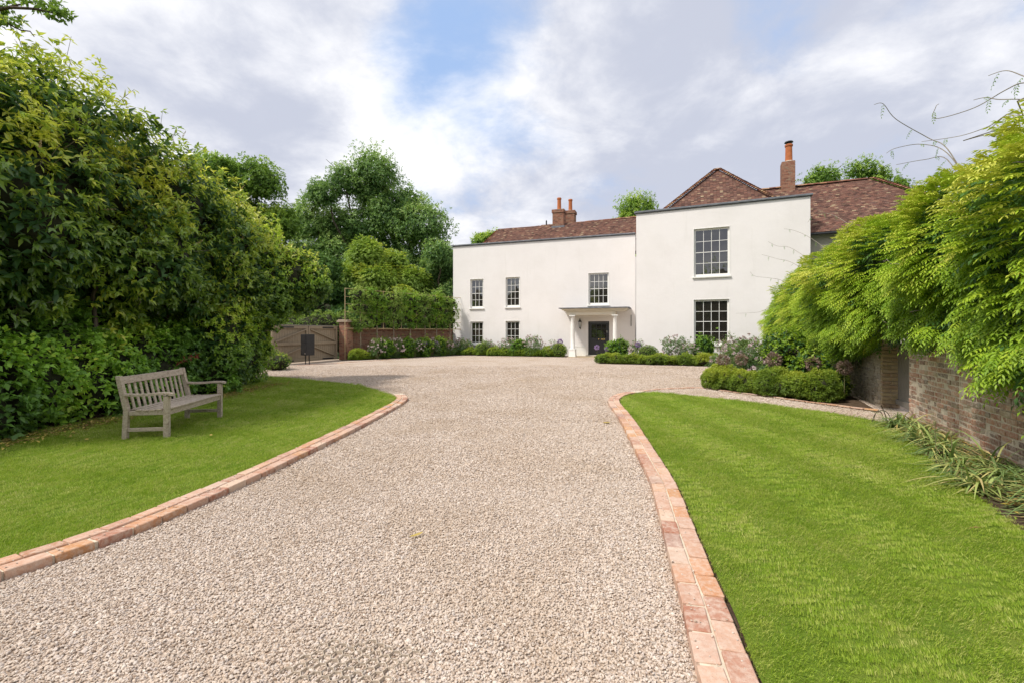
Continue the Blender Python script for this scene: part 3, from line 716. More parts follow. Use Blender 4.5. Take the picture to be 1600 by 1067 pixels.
# openings (s0, s1, z0, z1)
WIN_L = [(1.34, 2.32, 3.20, 5.23, 3, 4), (3.98, 4.99, 3.23, 5.26, 3, 4), (9.64, 10.92, 3.26, 5.30, 4, 4), (1.34, 2.32, 0.70, 2.27, 3, 3), (3.98, 4.99, 0.70, 2.29, 3, 3)]
DOOR = (9.62, 10.95, 0.10, 2.22)
WIN_W = [(3.0, 4.72, 4.46, 7.0, 4, 4), (3.0, 4.70, 0.88, 3.24, 4, 4)]
HL = 7.62; HW = 8.16
mb = MB()
wall_holes(mb, TL, 0, 12.55, -0.05, HL, [w[:4] for w in WIN_L]+[DOOR])
for p, q in (((0, 8.5), (0, 0)), ((14, 8.5), (0, 8.5))):
    a, b = TL(*p, -0.05), TL(*q, -0.05); mb.add([a, b, b+Vector((0, 0, HL)), a+Vector((0, 0, HL))], [(0, 1, 2, 3)])
pr = [TL(0, 0.32, HL-1.0), TL(12.8, 0.32, HL-1.0), TL(12.8, 0.32, HL), TL(0, 0.32, HL)]; mb.add(pr, [(3, 2, 1, 0)])
mb.add([TL(0, 0, HL), TL(12.6, 0, HL), TL(12.6, 0.32, HL), TL(0, 0.32, HL)], [(0, 1, 2, 3)])
part('wall', mb, STUCCO, house)
mb = MB()
wall_holes(mb, TW, 0, 8.27, -0.05, HW, [w[:4] for w in WIN_W])
for p, q in (((0, 9), (0, 0)), ((8.27, 0), (8.27, 9)), ((8.27, 9), (0, 9))):
    a, b = TW(*p, -0.05), TW(*q, -0.05); h_ = HW-(0.0 if p[1] == 0 or q[1] == 0 else 0.6); mb.add([a, b, b+Vector((0, 0, h_)), a+Vector((0, 0, h_))], [(0, 1, 2, 3)])
mb.add([TW(0, 0.32, HW-1), TW(8.27, 0.32, HW-1), TW(8.27, 0.32, HW), TW(0, 0.32, HW)], [(3, 2, 1, 0)])
mb.add([TW(0, 0, HW), TW(8.27, 0, HW), TW(8.27, 0.32, HW), TW(0, 0.32, HW)], [(0, 1, 2, 3)])
part('wall', mb, STUCCO, house)
mb = MB(); mb.box(TL, (-0.10, -0.10, HL+0.002), (12.55, 0.40, HL+0.085)); mb.box(TL, (-0.05, -0.035, HL-0.05), (12.55, -0.003, HL)); part('parapet_coping', mb, LEAD, house, bevel=0.012)
mb = MB(); mb.box(TW, (-0.10, -0.10, HW+0.002), (8.37, 0.40, HW+0.095)); mb.box(TW, (-0.05, -0.035, HW-0.05), (8.32, -0.003, HW)); part('parapet_coping', mb, LEAD, house, bevel=0.012)
# stone range behind the wing
RSTONE = m_brick('range_stone', [(0, (0.25, 0.22, 0.18)), (0.5, (0.36, 0.33, 0.28)), (1, (0.44, 0.41, 0.35))], 'island', (0.40, 0.37, 0.31), 0.3, 0.6)
mb = MB()
for p, q in (((8.28, 0.75), (14.9, 0.75)), ((14.9, 0.75), (14.9, 7.4)), ((14.9, 7.4), (8.28, 7.4))):
    a, b = TW(*p, -0.05), TW(*q, -0.05); mb.add([a, b, b+Vector((0, 0, 6.5)), a+Vector((0, 0, 6.5))], [(0, 1, 2, 3)])
part('wall', mb, RSTONE, house, label='stone wall of the rear range')
mb = MB(); mb.tube([TW(8.3, 0.30, 6.33), TW(15.3, 0.30, 6.33)], 0.06, 8); part('gutter', mb, BLACKM, house)

def window(T, w, mat_g=GLASS_D):
    s0, s1, z0, z1, nc, nr = w; rv = 0.10
    fw = 0.055
    mb = MB(); f0, f1 = rv-0.0, rv+0.05
    # box frame
    mb.box(T, (s0, f0, z0), (s0+fw, f1, z1)); mb.box(T, (s1-fw, f0, z0), (s1, f1, z1))
    mb.box(T, (s0+fw, f0, z1-fw), (s1-fw, f1, z1)); mb.box(T, (s0+fw, f0, z0), (s1-fw, f1, z0+0.075))
    root = part('window', mb, WHITEP, house, bevel=0.004)
    a0, a1, b0, b1 = s0+fw, s1-fw, z0+0.075, z1-fw
    gb = MB(); r0, r1 = rv+0.012, rv+0.038
    st = 0.032
    gb.box(T, (a0, r0, b0), (a0+st, r1, b1)); gb.box(T, (a1-st, r0, b0), (a1, r1, b1))
    gb.box(T, (a0+st, r0, b0), (a1-st, r1, b0+0.06)); gb.box(T, (a0+st, r0, b1-st), (a1-st, r1, b1))
    pa0, pa1, pb0, pb1 = a0+st, a1-st, b0+0.06, b1-st
    bw = 0.024
    pw = (pa1-pa0)/nc; ph = (pb1-pb0)/nr
    mid = (pb0+pb1)/2 if nr == 4 else pb0+ph*1.5
    for i in range(1, nc): x = pa0+pw*i; gb.box(T, (x-bw/2, r0+0.002, pb0), (x+bw/2, r1-0.002, pb1))
    for j in range(1, nr):
        z = pb0+ph*j; hb = 0.034 if (nr == 4 and j == 2) else bw
        gb.box(T, (pa0, r0+(-0.008 if hb > bw else 0.004), z-hb/2), (pa1, r1-0.004, z+hb/2))
    part('sash', gb, WHITEP, root)
    for i in range(nc):
        for j in range(nr):
            m = MB(); x0 = pa0+pw*i; z_ = pb0+ph*j; e = R.uniform(-0.003, 0.003); e2 = R.uniform(-0.003, 0.003)
            m.add([T(x0, rv+0.025, z_), T(x0+pw, rv+0.025+e, z_), T(x0+pw, rv+0.025+e+e2, z_+ph), T(x0, rv+0.025+e2, z_+ph)], [(0, 1, 2, 3)])
            part('pane', m, mat_g, root)
    sb = MB(); sb.box(T, (s0-0.07, -0.09, z0-0.075), (s1+0.07, rv-0.002, z0-0.002)); part('sill', sb, WHITEP, root, bevel=0.006)
    # slim shadow-line architrave: a raised band on the wall face
    ab = MB(); ab.box(T, (s0-0.03, -0.012, z0), (s0, 0.0-0.001, z1+0.03)); ab.box(T, (s1, -0.012, z0), (s1+0.03, -0.001, z1+0.03)); ab.box(T, (s0, -0.012, z1), (s1, -0.001, z1+0.03))
    part('surround', ab, WHITEP, root)
for w in WIN_L: window(TL, w)
for w in WIN_W: window(TW, w)

# --- roofs
tile_count = 0
def tiles(mb, poly, eave_dir, gauge=0.105, tw=0.168, lift=0.0):
    """lay plain tiles over a planar polygon; poly[0]-poly[1] is the eave"""
    P = [Vector(p) for p in poly]; e = (P[1]-P[0]).normalized()
    nrm = (P[1]-P[0]).cross(P[2]-P[0]).normalized()
    if nrm.z < 0: nrm = -nrm
    g_ = nrm.cross(e)
    if g_.z < 0: g_ = -g_
    L2 = [((p-P[0]).dot(e), (p-P[0]).dot(g_)) for p in P]
    top = max(q[1] for q in L2); r = 0; y = 0.0
    while y < top-0.02:
        ym = y+gauge*0.5; xs = []
        for (x0, y0), (x1, y1) in zip(L2, L2[1:]+L2[:1]):
            if (y0 > ym) != (y1 > ym): xs.append(x0+(x1-x0)*(ym-y0)/(y1-y0))
        if len(xs) >= 2:
            a, b = min(xs), max(xs); x = a-(tw/2 if r % 2 else 0)
            wav = 0.0
            while x < b:
                xa, xb = max(x, a), min(x+tw-0.006, b)
                if xb-xa > 0.03:
                    j = R.uniform(-0.005, 0.007); sl_ = R.uniform(-0.006, 0.006)
                    yy = y+R.uniform(-0.006, 0.006)
                    sag = 0.02*noise.noise(Vector((x*0.5, y*0.7, 3.3)))
                    def q(u, v, w): return P[0]+e*u+g_*v+nrm*(w+sag+lift)
                    v = [q(xa, yy, 0.0), q(xb, yy, 0.0), q(xa, yy+sl_, 0.030+j), q(xb, yy+sl_, 0.030+j*0.4), q(xb, yy+gauge*1.25, 0.010), q(xa, yy+gauge*1.25, 0.010)]
                    mb.add(v, [(0, 1, 3, 2), (2, 3, 4, 5), (0, 2, 5), (1, 4, 3)])
                x += tw
        y += gauge; r += 1
UNDER = simple('roof_underlay', (0.07, 0.04, 0.03), 0.95, 0.2, 5)
def roof(name, polys, parent=house):
    ub = MB()
    for p in polys:
        ub.add([Vector(v)-Vector((0, 0, 0.02)) for v in p], [tuple(range(len(p)))])
    root = part('roof', ub, UNDER, parent)
    tb = MB()
    for p in polys: tiles(tb, p, None)
    part('tiles', tb, TILE, root, kind='stuff')
    return root
# cross-wing roof (hip end towards the drive)
A0, A1, AP = TW(0.45, 0.4, 7.5), TW(7.85, 0.4, 7.46), TW(4.16, 3.5, 11.15)
B0, B1, BP = TW(0.45, 9.0, 7.5), TW(7.85, 9.0, 7.46), TW(4.16, 9.0, 11.15)
roof_a = roof('roof', [[A0, A1, AP], [B0, A0, AP, BP], [A1, B1, BP, AP]])
# rear range
C0, C1 = TW(4.2, 0.4, 6.42), TW(15.3, 0.4, 6.42); RI0, RI1 = TW(4.2, 4.0, 9.78), TW(11.65, 4.0, 9.72); C2, C3 = TW(15.3, 7.6, 6.42), TW(4.2, 7.6, 6.42)
FC0 = TW(8.30, 0.4, 6.42); FR0 = TW(8.30, 4.0, 9.76)
# stay above the wing: the part over it starts behind the parapet
roof_b = roof('roof', [[FC0, C1, RI1, FR0], [TW(5.6, 2.0, 7.89), TW(8.30, 2.0, 7.89), FR0, TW(5.6, 4.0, 9.77)], [C1, C2, RI1], [C2, C3, RI0, RI1]])
# left section
D0, D1 = TL(1.72, 0.45, 7.30), TL(13.4, 0.45, 7.30); E0, E1 = TL(2.35, 3.0, 9.18), TL(13.4, 3.0, 9.38); D2, D3 = TL(13.4, 5.6, 7.3), TL(1.72, 5.6, 7.3)
roof_c = roof('roof', [[D0, D1, E1, E0], [D3, D0, E0], [D2, D3, E0, E1]])
def hip_tile_mesh():
    mb = MB(); vs = []; fs = []
    n = 5
    for k, (r, z, x) in enumerate(((0.15, 0.02, 0.0), (0.165, 0.085, 0.0), (0.09, 0.0, 0.24))):
        for i in range(n):
            a = math.pi*(0.08+0.84*i/(n-1)); vs.append((x, r*math.cos(a), z+r*math.sin(a)*0.62-0.05))
    for k in range(2):
        for i in range(n-1): fs.append((k*n+i, k*n+i+1, (k+1)*n+i+1, (k+1)*n+i))
    fs.append(tuple(range(n))); mb.add(vs, fs); return mb.mesh('hip_tile', TILE_O)
def m_tile_o():
    def b(nt, o):
        g = G(nt); f = g.n('ShaderNodeObjectInfo').outputs['Random']; v = g.pos(kind='World')
        c = g.ramp(f, [(0, (0.13, 0.055, 0.04)), (0.4, (0.24, 0.10, 0.065)), (0.7, (0.33, 0.16, 0.09)), (1, (0.36, 0.25, 0.14))])
        c = g.mix(g.mrange(g.noise(8, 4, 0.6, v), 0.5, 0.7, 0, 0.5), c, (0.30, 0.26, 0.17))
        g.pbr(o, c, 0.9, g.bump(g.noise(40, 4, 0.6, v), 0.4, 0.01), 0.2)
    return mat('hip_tile_clay', b)
TILE_O = m_tile_o()
HTM = hip_tile_mesh()
def along(name, me, a, b, step, parent, lift=0.0, tilt=0.0, maxn=200):
    a = Vector(a); b = Vector(b); d = (b-a); n = min(maxn, int(d.length/step)); d.normalize()
    sd = Vector((0, 0, 1)).cross(d).normalized(); up = d.cross(sd)
    M = Matrix((d, sd, up)).transposed().to_3x3()
    off = parent_off(parent)
    for i in range(n):
        o = link(name, me, parent, a+d*(i+0.3)*step+up*(lift+R.uniform(-0.004, 0.006))-off)
        rot = M @ Matrix.Rotation(-tilt+R.uniform(-0.04, 0.04), 3, 'Y'); o.rotation_euler = rot.to_euler()
for r_, a, b in ((roof_a, A0, AP), (roof_a, A1, AP), (roof_b, C1, RI1), (roof_c, D0, E0)):
    along('hip_tile', HTM, a, b, 0.150, r_, 0.055, 0.10)
def ridge_tile_mesh():
    mb = MB(); n = 7; vs = []; fs = []
    for x in (0, 0.30):
        for i in range(n): a = math.pi*i/(n-1); vs.append((x, 0.12*math.cos(a), 0.09*math.sin(a)-0.02))
        for i in range(n): a = math.pi*i/(n-1); vs.append((x, 0.10*math.cos(a), 0.07*math.sin(a)-0.02))
    for i in range(n-1):
        fs.append((i, i+1, 2*n+i+1, 2*n+i)); fs.append((i+1, i, n+i, n+i+1)); fs.append((2*n+i, 2*n+i+1, 3*n+i+1, 3*n+i))
    mb.add(vs, fs); return mb.mesh('ridge_tile', TILE_O)
RTM = ridge_tile_mesh()
along('ridge_tile', RTM, E0, E1, 0.308, roof_c, 0.03); along('ridge_tile', RTM, TW(6.2, 4.0, 9.79), RI1, 0.308, roof_b, 0.03); along('ridge_tile', RTM, AP, BP, 0.308, roof_a, 0.03)

# --- chimneys
def brick_prism(T, s0, s1, t0, t1, z0, z1, mb, cm=None, bl=0.215, bh=0.075, gap=0.010):
    """four faces of brick courses round a mortar core"""
    core = cm
    core.box(T, (s0+0.012, t0+0.012, z0), (s1-0.012, t1-0.012, z1-0.004))
    z = z0; r = 0
    while z < z1-0.02:
        zt = min(z+bh-gap, z1)
        for (a, b, fx) in ((s0, s1, 'F'), (s0, s1, 'B'), (t0, t1, 'L'), (t0, t1, 'R')):
            x = a-(bl/2 if (r+(fx in 'LR')) % 2 else 0)
            while x < b-0.02:
                xa, xb = max(x, a), min(x+bl-gap, b); j = R.uniform(0, 0.006)
                if xb-xa > 0.03:
                    if fx == 'F': mb.box(T, (xa, t0-j, z), (xb, t0+0.05, zt))
                    elif fx == 'B': mb.box(T, (xa, t1-0.05, z), (xb, t1+j, zt))
                    elif fx == 'L': mb.box(T, (s0-j+0.001, max(xa, t0+0.052), z), (s0+0.05, min(xb, t1-0.052), zt)) if min(xb, t1-0.052) > max(xa, t0+0.052) else None
                    else: mb.box(T, (s1-0.05, max(xa, t0+0.052), z), (s1+j-0.001, min(xb, t1-0.052), zt)) if min(xb, t1-0.052) > max(xa, t0+0.052) else None
                x += bl
        z += bh; r += 1
def chimney(T, s0, s1, t0, t1, z0, z1, pots, corbel, parent, cap=None):
    cm = MB(); mb = MB()
    brick_prism(T, s0, s1, t0, t1, z0, z1-corbel*0.225, mb, cm)
    if corbel: brick_prism(T, s0-0.05, s1+0.05, t0-0.05, t1+0.05, z1-0.225, z1, mb, cm)
    root = part('chimney', cm, MORTAR, parent)
    part('brickwork', mb, BRICK_R, root, kind='stuff')
    for (ps, pt, h, r) in pots:
        pb = MB(); c = T(ps, pt, z1-0.02)
        fl = MB(); fl.lathe(c, [(r*1.5, 0), (r*1.25, 0.09)], 12)
        part('flaunching', fl, MORTAR, root)
        pb.lathe(c+Vector((0, 0, 0.05)), [(r*1.1, 0), (r, 0.1), (r*0.92, h-0.14), (r*1.12, h-0.11), (r*1.12, h-0.03), (r, h), (r*0.75, h), (r*0.75, h-0.05)], 16)
        part('chimney_pot', pb, TERRA, root, smooth=False)
    if cap:
        ps, pt, h, r = pots[0]; cb = MB(); c = T(ps, pt, z1+h+0.03)
        cb.lathe(c, [(r*0.55, 0), (r*0.55, 0.10)], 10); cb.lathe(c+Vector((0, 0, 0.11)), [(r*1.25, 0), (r*1.1, 0.05), (0.01, 0.09)], 14)
        part('chimney_cowl', cb, BLACKM, root)
    return root
chimney(TL, 6.62, 7.42, 2.55, 3.35, 8.3, 10.30, [(7.02, 2.95, 0.88, 0.145)], 1, roof_c)
chimney(TL, 7.10, 7.85, 4.3, 5.0, 8.3, 10.62, [(7.48, 4.65, 0.88, 0.145)], 1, roof_c)
chimney(TW, 7.50, 8.16, 3.7, 4.4, 8.6, 11.18, [(7.88, 4.0, 1.0, 0.185)], 0, roof_b, cap=True)
mb = MB(); mb.box(TL, (6.56, 2.47, 8.75), (7.50, 2.56, 9.10)); part('lead_flashing', mb, LEAD, roof_c)
mb = MB(); c = TL(6.05, 3.0, 9.2); mb.bar(c, c+Vector((0, 0, 0.42)), 0.09, 0.09); mb.bar(c+Vector((0, 0, 0.08)), c+Vector((0.42, -0.1, 0.12)), 0.10, 0.10); mb.lathe(c+Vector((0, 0, 0.4)), [(0.06, 0), (0.02, 0.1)], 6)
part('ridge_vent', mb, BLACKM, roof_c)

# --- porch
PT = -1.42
mb = MB()
# lead flat top with a slight fall to the front and sides
zr = 2.98
o = [TL(8.05, PT-0.16, zr), TL(12.30, PT-0.16, zr), TL(12.30, -0.003, zr), TL(8.05, -0.003, zr)]
i_ = [TL(8.75, PT+0.55, zr+0.05), TL(11.65, PT+0.55, zr+0.05), TL(11.65, -0.003, zr+0.05), TL(8.75, -0.003, zr+0.05)]
dz = Vector((0, 0, 0.055))
vs = o+[p+dz for p in o]+[p+dz*0.2 for p in i_]
mb.add(vs, [(3, 2, 1, 0), (0, 1, 5, 4), (1, 2, 6, 5), (3, 0, 4, 7), (4, 5, 9, 8), (5, 6, 10, 9), (7, 4, 8, 11), (8, 9, 10, 11), (2, 3, 7, 6)])
porch = part('porch', mb, LEAD, house)
mb = MB()
for k, (ex, za, zb) in enumerate(((0.10, 2.94, 2.978), (0.18, 2.88, 2.938), (0.28, 2.82, 2.878), (0.42, 2.58, 2.818))):
    mb.box(TL, (8.05+ex, PT-0.16+ex, za), (12.30-ex-0.45*(k == 3), -0.004, zb))
part('cornice', mb, CREAM, porch, bevel=0.008)
def column(s, t):
    c = TL(s, t, 0.0); mb = MB()
    sh = [(0.155, 0.50), (0.155, 0.54), (0.132, 0.57), (0.130, 1.3), (0.122, 2.0), (0.112, 2.44), (0.132, 2.46), (0.132, 2.49), (0.150, 2.52)]
    mb.lathe(c, sh, 20); root = part('column', mb, WHITEP, porch, smooth=True)
    pb = MB(); 
    def T2(x, y, z): return TL(s+x, t+y, z)
    p = [T2(-0.22, -0.22, 0), T2(0.22, -0.22, 0), T2(0.22, 0.22, 0), T2(-0.22, 0.22, 0)]; q = [T2(-0.185, -0.185, 0.42), T2(0.185, -0.185, 0.42), T2(0.185, 0.185, 0.42), T2(-0.185, 0.185, 0.42)]
    pb.hexa(p+q); pb.box(T2, (-0.20, -0.20, 0.422), (0.20, 0.20, 0.498)); part('plinth', pb, WHITEP, root, bevel=0.01)
    cb = MB(); cb.box(T2, (-0.18, -0.18, 2.522), (0.18, 0.18, 2.578)); part('capital', cb, WHITEP, root)
column(8.86, PT+0.20); column(11.45, PT+0.20)
mb = MB(); mb.box(TL, (8.35, -0.014, 0.0), (9.50, -0.004, 0.62)); mb.box(TL, (8.35, -0.03, 0.62), (9.50, -0.004, 0.66)); mb.box(TL, (11.05, -0.014, 0.0), (12.4, -0.004, 0.62)); part('plinth_band', mb, WHITEP, porch)
mb = MB(); mb.box(TL, (8.6, PT-0.2, -0.02), (12.2, 0.0, 0.035)); part('threshold_slab', mb, simple('porch_stone', (0.44, 0.35, 0.24), 0.9, 0.15, 3, 0.4), porch)
mb = MB(); mb.box(TL, (9.5, -0.28, 0.036), (11.1, -0.004, 0.10)); part('doorstep', mb, simple('step_stone', (0.50, 0.46, 0.38), 0.9, 0.12, 3, 0.4), porch, bevel=0.01)
# door
mb = MB(); s0, s1, z0, z1 = DOOR; fw = 0.085
mb.box(TL, (s0, 0.06, z0), (s0+fw, 0.13, z1)); mb.box(TL, (s1-fw, 0.06, z0), (s1, 0.13, z1)); mb.box(TL, (s0+fw, 0.06, z1-fw), (s1-fw, 0.13, z1))
doorfr = part('door_frame', mb, BLACKP, house, bevel=0.004)
mb = MB(); a, b = s0+fw+0.004, s1-fw-0.004; mid = z0+0.92
mb.box(TL, (a, 0.085, z0+0.01), (b, 0.125, z1-fw-0.004))
door = part('door', mb, BLACKP, house)
mb = MB()
for (x0, x1, y0, y1) in ((a, a+0.11, z0+0.01, z1-fw-0.004), (b-0.11, b, z0+0.01, z1-fw-0.004), (a+0.11, b-0.11, z0+0.01, z0+0.22), (a+0.11, b-0.11, z1-fw-0.12, z1-fw-0.004), (a+0.11, b-0.11, mid, mid+0.14)):
    mb.box(TL, (x0, 0.070, y0), (x1, 0.0845, y1))
part('door_rail', mb, BLACKP, door, bevel=0.004)
ga, gb_, g0, g1 = a+0.11, b-0.11, mid+0.14, z1-fw-0.12
mb = MB()
for i in range(1, 3): x = ga+(gb_-ga)*i/3; mb.box(TL, (x-0.011, 0.072, g0), (x+0.011, 0.0845, g1))
for j in range(1, 3): z = g0+(g1-g0)*j/3; mb.box(TL, (ga, 0.0735, z-0.012), (gb_, 0.0845, z+0.012))
part('glazing_bar', mb, BLACKP, door)
for i in range(3):
    for j in range(3):
        mb = MB(); x = ga+(gb_-ga)*i/3; z = g0+(g1-g0)*j/3; w = (gb_-ga)/3; h_ = (g1-g0)/3
        mb.add([TL(x, 0.080, z), TL(x+w, 0.080, z), TL(x+w, 0.080, z+h_), TL(x, 0.080, z+h_)], [(0, 1, 2, 3)]); part('pane', mb, GLASS_D, door)
mb = MB(); mb.box(TL, (ga+0.08, 0.078, z0+0.30), (gb_-0.08, 0.0845, mid-0.08)); part('door_panel', mb, BLACKP, door, bevel=0.008)
mb = MB(); bm = bmesh.new(); bmesh.ops.create_uvsphere(bm, u_segments=12, v_segments=8, radius=0.045)
c = TL((a+b)/2, 0.04, z0+0.99); mb.add([v.co+c for v in bm.verts], [[v.index for v in f.verts] for f in bm.faces]); bm.free(); part('door_knob', mb, BRASS, door, smooth=True)
mb = MB(); c = TL(b-0.055, 0.055, z0+1.45); mb.box(TL, (b-0.075, 0.055, z0+1.40), (b-0.035, 0.0695, z0+1.54)); part('door_lock', mb, CHROME, door, bevel=0.004)
mb = MB(); mb.box(TL, ((a+b)/2+0.14, 0.055, z0+0.95), ((a+b)/2+0.40, 0.0695, z0+1.02)); part('letter_plate', mb, BRASS, door, bevel=0.004)
# wall lantern
c = TL(9.12, -0.17, 1.78); mb = MB()
mb.lathe(c+Vector((0, 0, 0.40)), [(0.125, 0), (0.11, 0.02), (0.045, 0.13), (0.02, 0.16), (0.03, 0.19), (0.004, 0.24)], 6)
mb.lathe(c+Vector((0, 0, 0.04)), [(0.02, -0.05), (0.06, 0), (0.06, 0.02)], 6)
for k in range(6):
    a_ = 2*math.pi*k/6; d = Vector((math.cos(a_), math.sin(a_), 0)); mb.bar(c+d*0.058+Vector((0, 0, 0.05)), c+d*0.108+Vector((0, 0, 0.40)), 0.012)
mb.bar(c+Vector((0, 0, 0.0)), TL(9.12, 0, 1.83), 0.02); mb.bar(TL(9.12, 0, 1.72), TL(9.12, 0, 2.0), 0.05, 0.02)
lant = part('wall_lantern', mb, BLACKM, house)
mb = MB(); mb.lathe(c+Vector((0, 0, 0.055)), [(0.052, 0), (0.10, 0.34)], 6); part('lantern_glass', mb, mat('lantern_pane', lambda nt, o: G(nt).pbr(o, (0.62, 0.62, 0.60), 0.1, None, 0.6)), lant)
mb = MB(); mb.box(TL, (11.62, -0.06, 0.95), (11.74, -0.003, 1.12)); part('bell_push', mb, BLACKM, house)
# pipe in the corner beside the wing
mb = MB(); mb.tube([TL(12.3, -0.06, 1.9), TL(12.3, -0.06, 2.6)], 0.02, 6); part('pipe', mb, BLACKM, house)

# ------------------------------------------------------------------ old garden wall on the right
VW = (0.406085, 0.913835)
WB = (3.37+0.4444*2.0, 2.0)
TG = frame(WB, VW)     # s runs away from the camera; t = to the left of travel (towards the lawn)
def Wl(s, d, z):       # d: distance out of the wall face towards the lawn
    return TG(s, d, z)
gwall = thing('garden_wall', 'tall old brick and flint garden wall under the wisteria, with a doorway', 'wall', (WB[0], WB[1], 0))
mb = MB(); HG = 2.25
mb.box(TG, (0.0, -0.315, -0.05), (6.46, -0.014, HG)); mb.box(TG, (7.87+0.012, -0.315, -0.05), (12.8, -0.014, HG)); mb.box(TG, (12.8, -0.60, -0.05), (20.4, -0.29, HG))
part('mortar_core', mb, simple('old_mortar', (0.60, 0.51, 0.40), 0.95, 0.25, 9, 0.9, kind='World'), gwall)
# near length: bricks one by one where they show
WBR = [brick_mesh('brick', 0.212, 0.10, 0.063, BRICK_W, 50+i, 0.006, 0.006) for i in range(7)]
WBH = [brick_mesh('brick', 0.102, 0.10, 0.063, BRICK_W, 70+i, 0.006, 0.006) for i in range(5)]
offw = parent_off(gwall); ang = math.atan2(VW[1], VW[0]); nb = 0
mass = MB()
cands = []
for r in range(30):
    z = 0.035+r*0.076; x = 0.0; k = 0
    while x < 6.44:
        l = 0.102 if (r % 2 == 0 and k % 2 == 1) or (r % 2 and k % 2 == 0) else 0.212
        l = min(l, 6.455-x)
        if l > 0.05: cands.append((x, l, z))
        x += l+0.011; k += 1
vis = [c for c in cands if c[2] < 1.30 and c[0] > 2.75 and not (c[2] > 0.55 and c[0] < 3.6)]
vis = sorted(vis, key=lambda c: (c[2] > 1.0, -c[0]))[:300]; vis_set = set(vis)
for (x, l, z) in cands:
    if R.random() < 0.02: continue
    if (x, l, z) in vis_set:
        me = R.choice(WBR if l > 0.16 else WBH)
        p = TG(x+l/2, -0.062+0.003+R.uniform(-0.006, 0.010), z)-offw
        o = link('brick', me, gwall, p, ang+R.uniform(-0.012, 0.012)); o.scale = (l/(0.212 if l > 0.16 else 0.102), 1, 1); o.rotation_euler.x = R.uniform(-0.03, 0.03)
    else: 
        j = R.uniform(-0.004, 0.012); mass.box(TG, (x, -0.1, z-0.031), (x+l, j, z+0.031))
part('brickwork', mass, BRICK_W if False else m_brick('wall_brick_joined', [(0, (0.13, 0.09, 0.075)), (0.2, (0.27, 0.14, 0.095)), (0.45, (0.40, 0.19, 0.12)), (0.7, (0.47, 0.26, 0.17)), (0.85, (0.20, 0.15, 0.12)), (1, (0.44, 0.32, 0.21))], 'island', (0.50, 0.43, 0.34), 0.55, 0.8), gwall, kind='stuff')
# far length: flint and rubble panels with brick, joined
far = MB()
for r in range(33):
    z = 0.035+r*0.068; x = 7.89+R.uniform(0, 0.05)
    while x < 20.3:
        l = R.choice((0.09, 0.11, 0.2, 0.21, 0.14)); back = 0.0 if x < 12.75 else -0.275
        j = R.uniform(-0.010, 0.014); w = R.uniform(0.022, 0.031)
        if not (x < 12.8 < x+l): far.box(TG, (x, back-0.1, z-w+R.uniform(-0.004, 0.004)), (x+l, back+j, z+w))
        x += l+R.uniform(0.008, 0.02)
part('rubblework', far, BRICK_WI, gwall, kind='stuff')
# the far reveal of the doorway, pale stock bricks seen end on
YB = [brick_mesh('brick', 0.145, 0.30, 0.064, BRICK_Y, 90+i, 0.007, 0.006) for i in range(4)]
YB2 = [brick_mesh('brick', 0.145, 0.142, 0.064, BRICK_Y, 95+i, 0.006, 0.006) for i in range(4)]
for r in range(27):
    z = 0.035+r*0.078
    if r % 2: link('brick', R.choice(YB), gwall, TG(7.87+0.060, -0.155, z)-offw, ang+R.uniform(-0.02, 0.02))
    else:
        for q in (-0.078, -0.232): link('brick', R.choice(YB2), gwall, TG(7.87+0.060+R.uniform(-0.006, 0.004), q, z)-offw, ang+R.uniform(-0.02, 0.02))
mb = MB(); mb.box(TG, (6.46, -0.31, 2.02), (7.87, -0.02, HG)); part('lintel', mb, GATEP, gwall)
# garden gate: boarded below, open bars above
gate = thing('garden_gate', 'weathered grey boarded garden gate with open top in the old wall', 'gate', TG(6.46, -0.27, 0))
x0, x1, zt = 6.475, 7.855, 1.95
nbd = 14
for i in range(nbd):
    a_ = x0+(x1-x0)*i/nbd; b_ = x0+(x1-x0)*(i+1)/nbd-0.008
    mb = MB(); mb.box(TG, (a_, -0.285+R.uniform(-0.002, 0.002), 0.07), (b_, -0.262, 1.26+R.uniform(-0.004, 0.004))); part('board', mb, GATEP, gate)
mb = MB(); mb.box(TG, (x0, -0.261, 1.20), (x1, -0.225, 1.30)); part('rail', mb, GATEP, gate, bevel=0.004)
mb = MB(); mb.box(TG, (x0, -0.261, 0.09), (x1, -0.225, 0.19)); part('rail', mb, GATEP, gate, bevel=0.004)
mb = MB(); mb.box(TG, (x0, -0.287, 1.86), (x1, -0.24, 1.95)); part('rail', mb, GATEP, gate, bevel=0.004)
for i in range(8):
    c_ = x0+0.06+(x1-x0-0.12)*i/7; mb = MB(); mb.tube([TG(c_, -0.265, 1.30), TG(c_, -0.265, 1.86)], 0.013, 6); part('bar', mb, IRON, gate)
